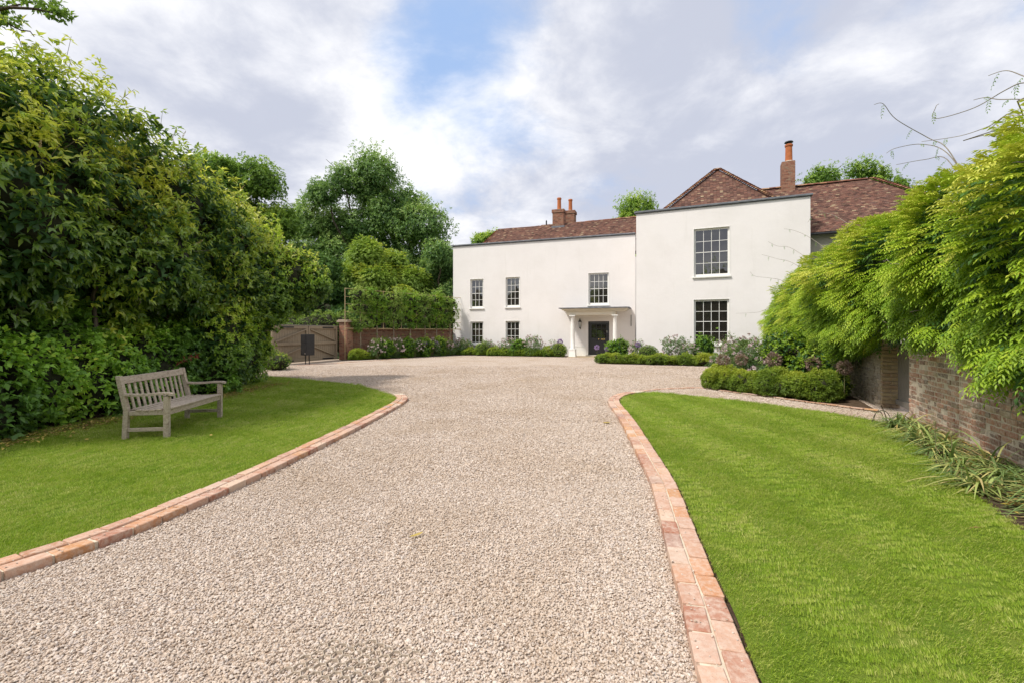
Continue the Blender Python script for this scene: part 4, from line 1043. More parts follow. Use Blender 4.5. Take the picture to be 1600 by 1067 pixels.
# ------------------------------------------------------------------ double entrance gates, pier and low wall on the left
GR = (-9.80, 25.5); gd = Vector((-0.27, -0.963)).normalized()
TP = frame(GR, (gd.x, gd.y))   # s towards the camera along the gates; t: to the right of travel is negative...
def Tg(s, t, z): return TP(s, t, z)
gates = thing('entrance_gate', 'pair of olive brown boarded timber gates with diagonal braces', 'gate', (GR[0], GR[1], 0))
side = 1.0   # face towards the drive
def leaf(s0, s1):
    mb = MB(); n = int((s1-s0)/0.16)
    fr = MB()
    fr.box(Tg, (s0, 0.0, 0.06), (s0+0.12, 0.07, 1.84)); fr.box(Tg, (s1-0.12, 0.0, 0.06), (s1, 0.07, 1.84))
    fr.box(Tg, (s0+0.12, 0.0, 1.70), (s1-0.12, 0.068, 1.84)); fr.box(Tg, (s0+0.12, 0.0, 0.90), (s1-0.12, 0.068, 1.04)); fr.box(Tg, (s0+0.12, 0.0, 0.06), (s1-0.12, 0.068, 0.22))
    root = part('gate_leaf', fr, GATEW, gates, bevel=0.005)
    for i in range(n):
        a = s0+(s1-s0)*i/n; b = s0+(s1-s0)*(i+1)/n-0.007
        m = MB(); m.box(Tg, (a+0.002, -0.028, 0.07), (b, -0.002, 1.83)); part('board', m, GATEW, root)
    return root
leafR = leaf(0.06, 2.36); leafL = leaf(2.40, 4.75)
def brace(root, a, b):
    m = MB(); p, q = Tg(a[0], 0.03, a[1]), Tg(b[0], 0.03, b[1]); nrm = Vector((TP.v.x, TP.v.y, 0)); m.bar(p, q, 0.055, 0.12, up=tuple(nrm.cross((q-p)).normalized().cross(Vector((0,0,0))) if False else nrm)); return part('brace', m, GATEW, root)
brace(leafR, (2.20, 1.66), (0.25, 1.08)); brace(leafR, (2.20, 0.86), (0.25, 0.26))
brace(leafL, (2.55, 1.66), (4.55, 1.08)); brace(leafL, (4.55, 0.26), (2.55, 0.86))
for r_, s_ in ((leafR, 0.4), (leafL, 4.3)):
    for z in (0.14, 1.77):
        m = MB(); m.box(Tg, (min(s_, s_+0.9 if r_ is leafR else s_-0.9), 0.071, z-0.035), (max(s_, s_+0.9 if r_ is leafR else s_-0.9), 0.082, z+0.035)); part('strap_hinge', m, BLACKM, r_)
m = MB(); m.box(Tg, (0.0, -0.02, 1.845), (4.8, 0.075, 1.885)); part('capping', m, GATEP, gates)
def pier(c, label, h, w=0.52):
    root = thing('brick_pier', label, 'pier', (c[0], c[1], 0))
    T = frame((c[0]-w/2*0.9, c[1]-w/2*0.6), (0.94, -0.33)); cm = MB(); b = MB()
    brick_prism(T, 0, w, 0, w, 0, h, b, cm)
    part('mortar_core', cm, MORTAR, root); part('brickwork', b, BRICK_R, root, kind='stuff')
    cp = MB(); cp.box(T, (-0.10, -0.10, h+0.002), (w+0.10, w+0.10, h+0.09)); cp.box(T, (-0.05, -0.05, h+0.092), (w+0.05, w+0.05, h+0.15))
    part('coping_stone', cp, simple('coping_stone', (0.34, 0.27, 0.20), 0.9, 0.2, 5, 0.5), root, bevel=0.012)
pier((-9.45, 25.65), 'red brick gate pier with stone cap at the right end of the gates', 2.08)
# low wall behind the espaliers
lw = thing('low_brick_wall', 'low red brick wall running behind the row of pleached trees', 'wall', (-9.3, 26.2, 0))
TLW = frame((-9.25, 26.05), (0.628, 0.778)); cm = MB(); b = MB()
brick_prism(TLW, 0.0, 8.0, 0.0, 0.22, 0, 1.62, b, cm)
part('mortar_core', cm, MORTAR, lw); part('brickwork', b, BRICK_R, lw, kind='stuff')
m = MB(); m.box(TLW, (-0.02, -0.03, 1.622), (8.0, 0.25, 1.69)); part('coping', m, BRICK_R, lw, bevel=0.01)
# parcel box
TB = frame((-10.10, 21.75), (0.80, -0.60))
pbx = thing('parcel_box', 'tall black metal parcel box on thin legs in front of the gates', 'letter box', (-10.1, 21.75, 0))
m = MB(); m.box(TB, (0, 0, 0.44), (0.50, 0.42, 1.42)); part('box', m, BLACKM, pbx, bevel=0.01)
m = MB(); m.box(TB, (0.03, -0.014, 0.47), (0.47, -0.001, 1.00)); part('box_door', m, BLACKM, pbx, bevel=0.004)
m = MB(); m.box(TB, (0.03, -0.014, 1.03), (0.47, -0.001, 1.38)); part('deposit_flap', m, BLACKM, pbx, bevel=0.004)
m = MB(); m.box(TB, (0.36, -0.024, 0.50), (0.46, -0.0145, 0.56)); part('badge', m, CHROME, pbx)
for s_ in (0.08, 0.42):
    m = MB(); m.tube([TB(s_, 0.2, 0), TB(s_, 0.2, 0.44)], 0.022, 8); part('leg', m, BLACKM, pbx)

# ------------------------------------------------------------------ garden bench
def bench():
    root = thing('garden_bench', 'weathered grey slatted wooden garden bench on the left lawn', 'bench', (-4.95, 7.135, 0.037), rad(98.9))
    Lh = 0.775
    def lp(name, mb, par=root, bev=0.004):
        me = mb.mesh(name, TEAK); o = link(name, me, par); bm_ = o.modifiers.new('bevel', 'BEVEL'); bm_.width = bev; bm_.segments = 2; return o
    I = lambda x, y, z: Vector((x, y, z))
    for sx in (-1, 1):
        m = MB(); m.box(I, (sx*Lh-0.032, -0.032, 0), (sx*Lh+0.032, 0.032, 0.585)); lp('leg', m)
        m = MB()    # rear leg raked back above the seat
        a = sx*Lh
        for (y0, z0, y1, z1) in ((0.52, 0.0, 0.50, 0.40), (0.50, 0.40, 0.60, 0.87)):
            m.hexa([I(a-0.032, y0-0.03, z0), I(a+0.032, y0-0.03, z0), I(a+0.032, y0+0.03, z0), I(a-0.032, y0+0.03, z0), I(a-0.032, y1-0.03, z1), I(a+0.032, y1-0.03, z1), I(a+0.032, y1+0.03, z1), I(a-0.032, y1+0.03, z1)])
        lp('leg', m)
        m = MB(); ys = [-0.085, -0.03, 0.10, 0.25, 0.40, 0.535]; zs = [0.588, 0.600, 0.603, 0.590, 0.588, 0.598]
        for i in range(5):
            w = 0.040 if i < 3 else 0.036
            m.hexa([I(a-w, ys[i], zs[i]-0.0), I(a+w, ys[i], zs[i]), I(a+w, ys[i+1], zs[i+1]), I(a-w, ys[i+1], zs[i+1]), I(a-w, ys[i], zs[i]+0.032), I(a+w, ys[i], zs[i]+0.032), I(a+w, ys[i+1], zs[i+1]+0.032), I(a-w, ys[i+1], zs[i+1]+0.032)])
        lp('armrest', m, bev=0.002)
        m = MB(); m.box(I, (a-0.018, 0.033, 0.10), (a+0.018, 0.485, 0.150)); lp('stretcher', m)
        m = MB(); m.box(I, (a-0.020, 0.033, 0.325), (a+0.020, 0.470, 0.385)); lp('side_rail', m)
    m = MB(); m.box(I, (-Lh+0.033, -0.018, 0.315), (Lh-0.033, 0.018, 0.385)); lp('front_rail', m)
    m = MB(); m.box(I, (-Lh+0.033, 0.47, 0.33), (Lh-0.033, 0.505, 0.40)); lp('rear_rail', m)
    for i in range(6):
        y0 = -0.035+i*0.086; dz_ = [0.0, -0.004, -0.010, -0.012, -0.008, 0.0][i]
        m = MB(); m.box(I, (-Lh-0.03 if 0 < i < 5 else -Lh+0.034, y0, 0.390+dz_), (Lh+0.03 if 0 < i < 5 else Lh-0.034, y0+0.068, 0.412+dz_)); lp('seat_slat', m)
    def back(y): return 0.50+(y-0.40)*0.10/0.47
    m = MB()
    for (z0, z1, t) in ((0.76, 0.855, 0.022),):
        m.hexa([I(-Lh+0.033, back(z0)-t, z0), I(Lh-0.033, back(z0)-t, z0), I(Lh-0.033, back(z0)+t, z0), I(-Lh+0.033, back(z0)+t, z0), I(-Lh+0.033, back(z1)-t, z1), I(Lh-0.033, back(z1)-t, z1), I(Lh-0.033, back(z1)+t, z1), I(-Lh+0.033, back(z1)+t, z1)])
    lp('top_rail', m)
    n = 11
    for i in range(n):
        x = -Lh+0.033+(2*Lh-0.066)*(i+1)/(n+1); z0, z1 = 0.395, 0.762; w = 0.024; t = 0.008
        m = MB(); m.hexa([I(x-w, back(z0)-t, z0), I(x+w, back(z0)-t, z0), I(x+w, back(z0)+t, z0), I(x-w, back(z0)+t, z0), I(x-w, back(z1)-t, z1), I(x+w, back(z1)-t, z1), I(x+w, back(z1)+t, z1), I(x-w, back(z1)+t, z1)])
        lp('back_slat', m, bev=0.003)
bench()

# ------------------------------------------------------------------ evergreen mass on the left
def limb(mb, a, b, r0, r1, wob=0.15, n=6):
    a = Vector(a); b = Vector(b); pts = []; rs = []
    for i in range(n+1):
        t = i/n; p = a.lerp(b, t)+Vector((R.uniform(-1, 1), R.uniform(-1, 1), R.uniform(-0.5, 0.5)))*wob*(0.25+t)*(0 < i < n)
        pts.append(p); rs.append(r0*(1-t)+r1*t)
    mb.tube(pts, rs, 6)
def shrub(name, label, cat, base, blobs, n, L, W, m, k=5, trunk=None, twig_filler=30, core=0.74, group=None, base_t=0.35, up=0.3, amp=0.35, spread=1.0, droop=0.35, depth=0.19, rough=0.20, coremat=CORE_SHADE, sub=3):
    root = thing(name, label, cat, base, 0, group)
    P, Nn = blob_points(blobs, n, rough, depth, seed=base[0], nf=1.3)
    if W > 0.04 and n > 1200: g_ = thin(P, 2.3, -0.20, 0.85, 17.0); P, Nn = P[g_], Nn[g_]
    if W > 0.03:      # sprigs that stand proud of the mass
        j_ = NR.uniform(0, 1, len(P)) < 0.12
        P0_ = P.copy(); P = P+Nn*(np.abs(NR.normal(0, 0.17, len(P)))*j_*(0.3+0.7*np.clip(Nn[:, 2]+0.3, 0, 1)))[:, None]
        mv = np.where(np.linalg.norm(P-P0_, axis=1) > 0.10)[0][:260]; sb_ = MB()
        for i in mv: sb_.tube([Vector(P0_[i])-Vector(Nn[i])*0.15, Vector(P[i])], [0.006, 0.003], 4, False)
        if len(mv): part('sprigs', sb_, VINEW, root, kind='stuff')
    A = Nn+0.45*rnd_dirs(len(P))+np.array([0, 0, 0.25])
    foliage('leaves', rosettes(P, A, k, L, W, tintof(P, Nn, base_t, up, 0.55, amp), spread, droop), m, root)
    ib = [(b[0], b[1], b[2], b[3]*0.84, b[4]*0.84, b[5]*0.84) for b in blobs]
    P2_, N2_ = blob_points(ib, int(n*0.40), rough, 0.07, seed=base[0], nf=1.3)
    foliage('inner_leaves', rosettes(P2_, N2_+0.6*rnd_dirs(len(P2_)), k, L*1.3, W*1.5, tintof(P2_, N2_, 0.10, 0.05, 0.55, 0.15), 1.2, 0.3), L_DARK, root)  # darker leaf material: shade in the gaps between sprays put into the colour
    if core: part('twig_filler', core_mesh(blobs, core*0.86, base[0], sub), coremat, root, kind='stuff')  # added solid core, dark as the shaded inside
    if trunk:
        tb = MB()
        for t in trunk: limb(tb, t[0], t[1], t[2], t[3], 0.12)
        part('trunk', tb, BARK, root, smooth=True)
    if twig_filler:
        tb = MB(); idx = NR.permutation(len(P))[:twig_filler]
        for i in idx:
            p = Vector(P[i]); d = Vector(A[i]).normalized(); limb(tb, p-d*0.7+Vector((R.uniform(-.3, .3), R.uniform(-.3, .3), -0.2)), p+d*0.03, 0.011, 0.004, 0.07, 5)
        part('branches', tb, VINEW, root, smooth=True, kind='stuff')
    return root, P, Nn
B1 = [(-9.0, 6.4, 3.9, 2.3, 2.1, 2.45), (-8.5, 8.3, 4.0, 2.0, 1.9, 2.50), (-7.5, 7.0, 3.4, 1.0, 1.3, 1.5)]
sh1, P1, N1 = shrub('evergreen_shrub', 'tallest evergreen shrub with drooping yellow-tinged leaves above the bench', 'shrub', (-9.0, 7.2, 0), B1, 7600, 0.145, 0.054, L_EVER, 5,
    [((-7.75, 7.0, 0), (-7.9, 7.2, 3.4), 0.10, 0.05), ((-8.0, 7.5, 0), (-8.3, 8.2, 4.5), 0.09, 0.04), ((-7.6, 7.9, 0), (-7.4, 8.4, 3.2), 0.05, 0.03)], 150, 0.70, base_t=0.47, up=0.34, droop=0.7, amp=0.45)
B2 = [(-7.95, 10.1, 3.75, 1.55, 1.7, 2.05), (-7.85, 11.7, 3.35, 1.45, 1.5, 1.90), (-7.2, 9.2, 3.0, 0.8, 1.0, 1.1)]
sh2, P2, N2 = shrub('evergreen_shrub', 'mid-height evergreen shrub with cream flower spikes sloping down behind the bench', 'shrub', (-8.0, 10.8, 0), B2, 6000, 0.140, 0.054, L_EVER, 5,
    [((-7.7, 10.2, 0), (-7.8, 10.4, 3.4), 0.08, 0.04), ((-7.9, 11.5, 0), (-7.9, 11.6, 3.0), 0.08, 0.04)], 130, 0.72, base_t=0.46, up=0.36, droop=0.6, amp=0.45)
B3 = [(-7.75, 13.1, 3.15, 1.35, 1.4, 1.72), (-7.0, 13.9, 3.05, 1.05, 1.0, 1.12), (-6.35, 14.3, 3.05, 0.62, 0.7, 0.62), (-7.75, 12.6, 1.3, 0.9, 1.1, 1.5), (-8.0, 13.3, 1.3, 0.9, 0.9, 1.6), (-7.4, 11.4, 1.25, 0.85, 1.0, 1.3)]
sh3, P3, N3 = shrub('laurel_shrub', 'dense laurel with pale green top closing the hedge beside the gates', 'shrub', (-7.5, 13.2, 0), B3, 10500, 0.105, 0.046, L_LAUREL, 5, None, 80, 0.80, base_t=0.46, up=0.5, droop=0.3, amp=0.45)
# cream flower spikes on the upper shrubs
for root, P, Nn, cnt in ((sh1, P1, N1, 28), (sh2, P2, N2, 60), (sh3, P3, N3, 20)):
    ok = np.where((Nn[:, 2] > -0.1) & (P[:, 2] > 2.6))[0][:cnt]; arr = []
    for i in ok:
        k = 60; d = np.array([R.uniform(-0.3, 0.5), R.uniform(-0.5, 0.2), R.uniform(0.0, 0.4)])+Nn[i]*0.8; d = d/np.linalg.norm(d)
        f = NR.uniform(0, 1, k)[:, None]; Q = P[i]+d*f*0.17; D = rnd_dirs(k)+d*0.6
        arr.append(leaf_arrays(Q, D, rnd_dirs(k), 0.026*(1.15-f[:, 0]*0.7), 0.010, NR.uniform(0, 1, k)))
    foliage('flower_spike', join_arrays(arr), CATKIN, root)
# understory: ivy and bramble along the foot
BU = []
y = 4.6
while y < 11.2:
    BU.append((-7.75+R.uniform(-0.15, 0.1), y, 0.55, 1.0, 0.75, R.uniform(1.15, 1.55))); y += 0.8
root = link('undergrowth', None); tag(root, 'ivy and bramble undergrowth at the foot of the evergreen shrubs', 'undergrowth', kind='stuff')
P, Nn = blob_points(BU, 9500, 0.2, 0.14, 9.0)
A = Nn+0.5*rnd_dirs(len(P))+np.array([0, 0, 0.2])
foliage('leaves', rosettes(P, A, 4, 0.105, 0.062, tintof(P, Nn, 0.42, 0.2, 0.9, 0.6), 1.0, 0.35), L_IVY, root)['kind'] = 'stuff'
part('twig_filler', core_mesh(BU, 0.66, 2.0), CORE_SHADE, root)['kind'] = 'stuff'
# a sprig of red leaves behind the bench's far post
root = thing('red_leaved_sprig', 'small sprig of dark red leaves in the hedge behind the bench back', 'plant', (-6.6, 9.0, 0.9))
T_ = np.array([[-6.55, 9.1, 0.98], [-6.52, 9.25, 1.02], [-6.55, 8.95, 0.93], [-6.5, 9.38, 1.05]]); foliage('leaves', rosettes(T_, np.array([[1, -0.5, 0.3]]*4), 6, 0.09, 0.045, np.full(4, 0.5)), REDLEAF, root)
m = MB(); m.tube([(-6.9, 9.1, 0.7), (-6.6, 9.15, 0.95), (-6.52, 9.25, 1.0)], 0.006, 5); part('stem', m, REDSTEM, root)
# back-fill that keeps the sky out behind the shrubs
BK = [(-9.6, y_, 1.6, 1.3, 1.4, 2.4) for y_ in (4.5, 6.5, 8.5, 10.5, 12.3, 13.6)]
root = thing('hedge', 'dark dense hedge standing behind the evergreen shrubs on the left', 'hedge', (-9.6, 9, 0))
P, Nn = blob_points(BK, 3500, 0.15, 0.12, 4.0); foliage('leaves', rosettes(P, Nn, 4, 0.14, 0.06, tintof(P, Nn, 0.2, 0.2)), L_LAUREL, root); part('twig_filler', core_mesh(BK, 0.9, 1.0), CORE_SHADE, root)
# small shrub by the gates
shrub('box_shrub', 'small round green shrub at the corner of the hedge before the gates', 'shrub', (-9.6, 18.6, 0), [(-9.45, 18.4, 0.32, 0.55, 0.6, 0.42), (-10.2, 18.9, 0.4, 0.6, 0.6, 0.5)], 900, 0.06, 0.024, L_BOX, 4, None, 0, 0.85)

# ------------------------------------------------------------------ wisteria over the old wall
wis = thing('wisteria', 'great bright green wisteria spilling over the old garden wall', 'climber', TG(9, 0, 0))
def wtop(s):   # top height and foot height along the wall
    base = np.interp(s, [0, 2, 3.5, 6, 9, 12, 15, 18, 20.3], [3.32, 3.34, 3.40, 3.44, 3.56, 3.66, 3.66, 3.55, 3.0])
    return base
def wbot(s):
    return np.interp(s, [0, 2.2, 2.6, 3.3, 4.7, 7.2, 8.2, 9.3, 12, 16, 20.3], [0.50, 0.80, 1.06, 1.24, 1.50, 1.50, 1.34, 1.12, 0.95, 0.90, 1.1])
def wbulge(s, v):
    near = np.interp(s, [0, 6, 12, 20], [0.36, 0.46, 0.72, 0.85])
    return 0.22+near*np.sin(np.pi*np.clip(v*0.84+0.12, 0, 1))**0.8*(0.78+0.22*np.sin(s*0.8))
def wisteria_pts(n, deep=0.16, seed=0.0):
    s = NR.uniform(0.6, 20.3, n); f = NR.uniform(-0.05, 1.18, n)
    zt_, zb_ = wtop(s), wbot(s)+0.15*np.array([noise.noise(Vector((q*1.3, 4.4, seed))) for q in s])*2
    v = np.clip(f, 0, 1); z = zb_+(zt_-zb_)*v
    bulge = wbulge(s, v)
    q = np.stack([s, z, np.zeros(n)], 1)
    bn = vnoise(q, 0.75, seed+2)*0.50+vnoise(q*np.array([[1, 1.5, 1]]), 1.7, seed+8)*0.42
    d = bulge+bn-np.abs(NR.normal(0, deep, n))
    # over the top: f > 1 runs back across the crown
    over = np.clip(f-1, 0, 1)/0.18; d = np.where(f > 1, bulge*(1-over)-0.5*over+bn*0.6, d); z = z+np.where(f > 1, 0.10*np.sin(np.pi*over)+bn*0.35, bn*0.35*v)
    u = np.array([VW[0], VW[1]]); nn = np.array([-VW[1], VW[0]])
    X = WB[0]+u[0]*s+nn[0]*d; Y = WB[1]+u[1]*s+nn[1]*d
    P = np.stack([X, Y, z], 1)
    e = 0.5+0.5*np.cos(np.pi*v)   # 1 at foot .. 0 at top
    N_ = np.stack([nn[0]*np.ones(n), nn[1]*np.ones(n), -0.5*e+0.9*(v**3)], 1)
    return P, unit(N_), bn, v, s
P, N_, bn, v, s = wisteria_pts(20000)
k_ = np.where(s > 11)[0]; drop = k_[NR.uniform(0, 1, len(k_)) < 0.35]; keep_ = np.ones(len(s), bool); keep_[drop] = False
P, N_, bn, v, s = P[keep_], N_[keep_], bn[keep_], v[keep_], s[keep_]
g_ = thin(P, 2.0, -0.20, 0.88, 31.0, (1, 1, 1.35)); P, N_, bn, v, s = P[g_], N_[g_], bn[g_], v[g_], s[g_]
A = N_*0.75+np.array([-VW[0], -VW[1], 0])*0.50+np.array([0, 0, 0.10])+0.30*rnd_dirs(len(P))
tint = 0.52+bn*0.75+0.24*v+NR.normal(0, 0.07, len(P))  # yellow tips, plus lit top and shaded hollows put into the tint
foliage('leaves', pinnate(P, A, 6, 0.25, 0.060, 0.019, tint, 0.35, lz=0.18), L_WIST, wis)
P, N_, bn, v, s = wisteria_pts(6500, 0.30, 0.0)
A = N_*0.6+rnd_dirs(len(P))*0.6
foliage('leaves', pinnate(P-N_*0.22, A, 4, 0.22, 0.085, 0.032, 0.45+bn*0.3, 0.4), L_DARK, wis)  # second layer in dark leaf colour, standing for shade in the gaps
# dark inner shell: the shade within the mass put into its colour
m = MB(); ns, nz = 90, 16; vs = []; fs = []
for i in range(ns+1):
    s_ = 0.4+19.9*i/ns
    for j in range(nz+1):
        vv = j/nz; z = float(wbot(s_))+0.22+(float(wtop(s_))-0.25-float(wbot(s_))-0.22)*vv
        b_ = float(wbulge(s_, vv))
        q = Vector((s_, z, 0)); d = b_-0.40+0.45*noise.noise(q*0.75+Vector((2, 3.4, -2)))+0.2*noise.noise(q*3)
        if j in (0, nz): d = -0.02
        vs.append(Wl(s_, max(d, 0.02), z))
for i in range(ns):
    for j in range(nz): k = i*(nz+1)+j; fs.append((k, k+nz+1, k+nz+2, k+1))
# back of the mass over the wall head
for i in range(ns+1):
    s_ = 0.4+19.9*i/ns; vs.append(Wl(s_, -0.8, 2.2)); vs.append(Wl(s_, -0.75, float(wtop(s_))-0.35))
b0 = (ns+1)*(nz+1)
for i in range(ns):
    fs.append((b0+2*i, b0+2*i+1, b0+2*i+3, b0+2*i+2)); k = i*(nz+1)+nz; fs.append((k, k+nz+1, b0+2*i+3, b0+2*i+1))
m.add(vs, fs); part('shade_shell', m, simple('wisteria_shade', (0.025, 0.045, 0.010), 0.95, 0.5, 5, 0.6), wis, smooth=True)
# free tendrils against the sky
def tendril(pts, r=0.006):
    q = [Vector(p) for p in pts]; m = MB(); o_ = []
    for i in range(len(q)-1):
        a, b, c, d = q[max(i-1, 0)], q[i], q[i+1], q[min(i+2, len(q)-1)]
        for k in range(6):
            t = k/6; o_.append(0.5*((2*b)+(c-a)*t+(2*a-5*b+4*c-d)*t*t+(3*b-3*c+d-a)*t**3))
    o_.append(q[-1]); m.tube(o_, [r*(1-0.6*i/len(o_)) for i in range(len(o_))], 5); part('tendril', m, VINEW, wis, smooth=True); return o_
def px(x, y, Y): return Vector(((x-800)/711*Y, Y, 1.5+(520-y)/711*Y))
TS = [[(1520, 300, 6.2), (1480, 233, 6.6), (1450, 216, 6.9), (1400, 187, 6.8), (1380, 163, 6.7), (1366, 164, 6.6)],
      [(1700, 190, 4.0), (1640, 140, 4.4), (1600, 130, 4.7), (1570, 142, 5.0), (1520, 170, 5.4), (1461, 186, 5.8), (1462, 168, 5.8), (1467, 163, 5.8)],
      [(1700, 200, 4.0), (1650, 140, 4.3), (1600, 120, 4.8), (1572, 111, 5.0), (1544, 119, 5.1)],
      [(1690, 230, 4.0), (1640, 175, 4.4), (1600, 157, 4.8), (1560, 156, 5.1), (1540, 153, 5.2), (1521, 157, 5.3)],
      [(1640, 260, 4.4), (1590, 178, 5.2), (1545, 198, 5.7), (1500, 213, 6.2), (1440, 222, 6.6)],
      [(1530, 310, 6.0), (1480, 240, 6.6), (1440, 226, 7.1), (1400, 232, 7.1), (1385, 240, 7.1)],
      [(1520, 320, 6.0), (1480, 250, 6.6), (1445, 250, 7.1), (1400, 258, 7.1)],
      [(1290, 470, 16.0), (1225, 440, 17.2), (1205, 435, 17.6), (1180, 432, 17.6), (1172, 425, 17.6)], [(1300, 450, 15.0), (1240, 412, 16.6), (1215, 405, 17.0), (1190, 398, 17.2)],
      [(1340, 430, 11.5), (1275, 378, 14.0), (1245, 362, 15.2), (1225, 358, 15.2)], [(1310, 440, 13.5), (1240, 390, 16.0), (1215, 385, 16.6), (1200, 378, 16.7)],
      [(1260, 490, 17.0), (1210, 480, 18.0), (1185, 488, 18.0), (1150, 490, 18.0)], [(1380, 390, 9.0), (1305, 338, 12.5), (1275, 335, 13.6), (1262, 348, 13.6)]]
tips = []
for t in TS:
    o_ = tendril([px(*q) for q in t], 0.0075 if t[0][2] < 8 else 0.0075); tips += [o_[len(o_)//3], o_[len(o_)//2], o_[int(len(o_)*0.8)]]
T_ = np.array([tuple(p) for p in tips]); foliage('young_leaves', pinnate(T_, np.array([[-0.4, -0.3, -0.4]]*len(T_))+0.4*rnd_dirs(len(T_)), 4, 0.12, 0.035, 0.012, np.full(len(T_), 0.5), 0.5), L_ROSE, wis)
# strings of runners across the face
idx = NR.permutation(11000)[:26]; P, N_, bn, v, s = wisteria_pts(26, 0.02)
m = MB()
for i in range(26):
    a = Vector(P[i])+Vector(N_[i])*0.12; d = Vector((VW[0], VW[1], R.uniform(-0.25, 0.5)))*R.uniform(0.4, 1.0)
    limb(m, a-d*0.5, a+d*0.5, 0.007, 0.004, 0.12, 6)
part('runner', m, VINEW, wis, smooth=True)

# ------------------------------------------------------------------ trees
def tree(label, base, lobes, n, L, W, m, kind='broadleaf_tree', k=4, trunk_r=0.25, ht=None, mode='ros', base_t=0.4, up=0.35, core=0.55, depth=0.25, group='trees beyond the garden', nlimb=7, rough=0.22, amp=0.45, nf=0.7):
    root = thing(kind, label, 'tree', (base[0], base[1], 0), 0, group)
    P, Nn = blob_points(lobes, n, rough, depth, seed=base[0]*0.37, nf=nf, keep=0.8)
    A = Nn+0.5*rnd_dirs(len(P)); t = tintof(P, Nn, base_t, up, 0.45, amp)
    arr = rosettes(P, A, k, L, W, t, 1.1, 0.25) if mode == 'ros' else pinnate(P, A, 3, L*1.6, L, W, t, 0.4)
    foliage('crown', arr, m, root)
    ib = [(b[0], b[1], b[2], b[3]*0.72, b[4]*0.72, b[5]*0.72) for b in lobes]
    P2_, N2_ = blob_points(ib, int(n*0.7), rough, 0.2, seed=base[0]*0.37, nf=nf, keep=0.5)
    foliage('inner_crown', rosettes(P2_, N2_+0.6*rnd_dirs(len(P2_)), k, max(L, 0.2)*1.5, max(W, 0.09)*1.6, tintof(P2_, N2_, base_t-0.25, 0.1), 1.2, 0.2), m, root)  # lower tint: the shaded inside of the crown put into the leaf colour
    tb = MB(); hub = Vector((base[0], base[1], (ht or lobes[0][2]*0.55)))
    limb(tb, (base[0], base[1], -0.05), hub, trunk_r, trunk_r*0.7, 0.1, 6)
    for b in lobes[:nlimb+6]:
        c = Vector(b[:3]); limb(tb, hub-Vector((0, 0, R.uniform(0, 0.6))), c+Vector((0, 0, b[5]*0.35)), trunk_r*0.45, 0.04, 0.25, 6)
        for q in range(3):
            d = Vector((R.uniform(-1, 1)*b[3], R.uniform(-1, 1)*b[4], R.uniform(0, 1)*b[5]))*0.85; limb(tb, c, c+d, 0.05, 0.015, 0.12, 4)
    part('trunk', tb, BARK, root, smooth=True)
    return root
def lobes_in(cx_, cy_, x0, x1, z0, z1, n, r, seed, yd=1.6, prof=None):
    rr = random.Random(seed); out_ = []
    for i in range(n):
        f = (i+0.5)/n; x = x0+(x1-x0)*f; u_ = (x-(x0+x1)/2)/((x1-x0)/2)
        zt_ = z0+(z1-z0)*(math.sqrt(max(0, 1-u_*u_*0.75)) if prof is None else prof(u_))
        for j in range(max(1, int((zt_-z0)/(r*1.35)))):
            z = zt_-r*0.9-j*r*1.35+rr.uniform(-0.3, 0.3)*r
            if z < z0-r*0.3: break
            q = r*rr.uniform(0.75, 1.2); out_.append((x+rr.uniform(-0.4, 0.4)*r, cy_+rr.uniform(-yd, yd), z, q, q*0.95, q*0.82))
    return out_
# px helper: place by looking along a pixel, at a chosen distance
def wx(x, Y): return (x-800)/711*Y
def wz(y, Y): return 1.5+(520-y)/711*Y
Y = 30; tree('rounded oak with dense mid green crown rising behind the evergreen shrubs', (wx(355, Y), Y), lobes_in(wx(355, Y), Y, wx(292, Y), wx(432, Y), 3.5, wz(238, Y), 5, 1.7, 1), 13000, 0.19, 0.095, L_OAK, base_t=0.42)
Y = 40; tree('tallest spreading ash tree behind the low brick wall, left of the house', (wx(560, Y), Y), lobes_in(wx(560, Y), Y, wx(455, Y), wx(665, Y), 3.5, wz(256, Y), 7, 2.3, 21, prof=lambda u: max(0.6, 1-0.32*abs(u)**3-0.05*math.cos(u*9))), 21000, 0.21, 0.085, L_ASH, 'ash_tree', trunk_r=0.35, depth=0.24, core=0.45, rough=0.26)
Y = 31; tree('very dark low tree behind the gates, left of the pleached row', (wx(470, Y), Y), lobes_in(wx(475, Y), Y, wx(425, Y), wx(545, Y), 1.6, wz(395, Y), 4, 1.35, 7), 7000, 0.19, 0.09, L_DARK, core=0.75, group='trees beyond the garden')
Y = 35; tree('pale yellow-green feathery tree in front of the tall ash', (wx(600, Y), Y), lobes_in(wx(598, Y), Y, wx(548, Y), wx(652, Y), 2.8, wz(372, Y), 4, 1.45, 9), 7500, 0.11, 0.045, L_LIGHT, 'robinia_tree', mode='pin', core=0.45, depth=0.26, base_t=0.45)
Y = 37; tree('dark grey-green tree standing against the left corner of the house', (wx(688, Y), Y), lobes_in(wx(688, Y), Y, wx(655, Y), wx(722, Y), 1.5, wz(372, Y), 3, 1.35, 11), 4200, 0.18, 0.075, L_ASH, base_t=0.25, core=0.6)
Y = 45; tree('small bright tree top showing above the left end of the tiled roof', (wx(758, Y), Y), lobes_in(wx(757, Y), Y, wx(741, Y), wx(779, Y), 6, wz(342, Y), 2, 1.25, 13), 1500, 0.24, 0.10, L_OAK, base_t=0.55, core=0.4)
Y = 46; tree('rounded tree top showing between the two roofs', (wx(995, Y), Y), lobes_in(wx(995, Y), Y, wx(955, Y), wx(1045, Y), 7, wz(310, Y), 3, 1.9, 15), 3600, 0.22, 0.09, L_OAK, base_t=0.55)
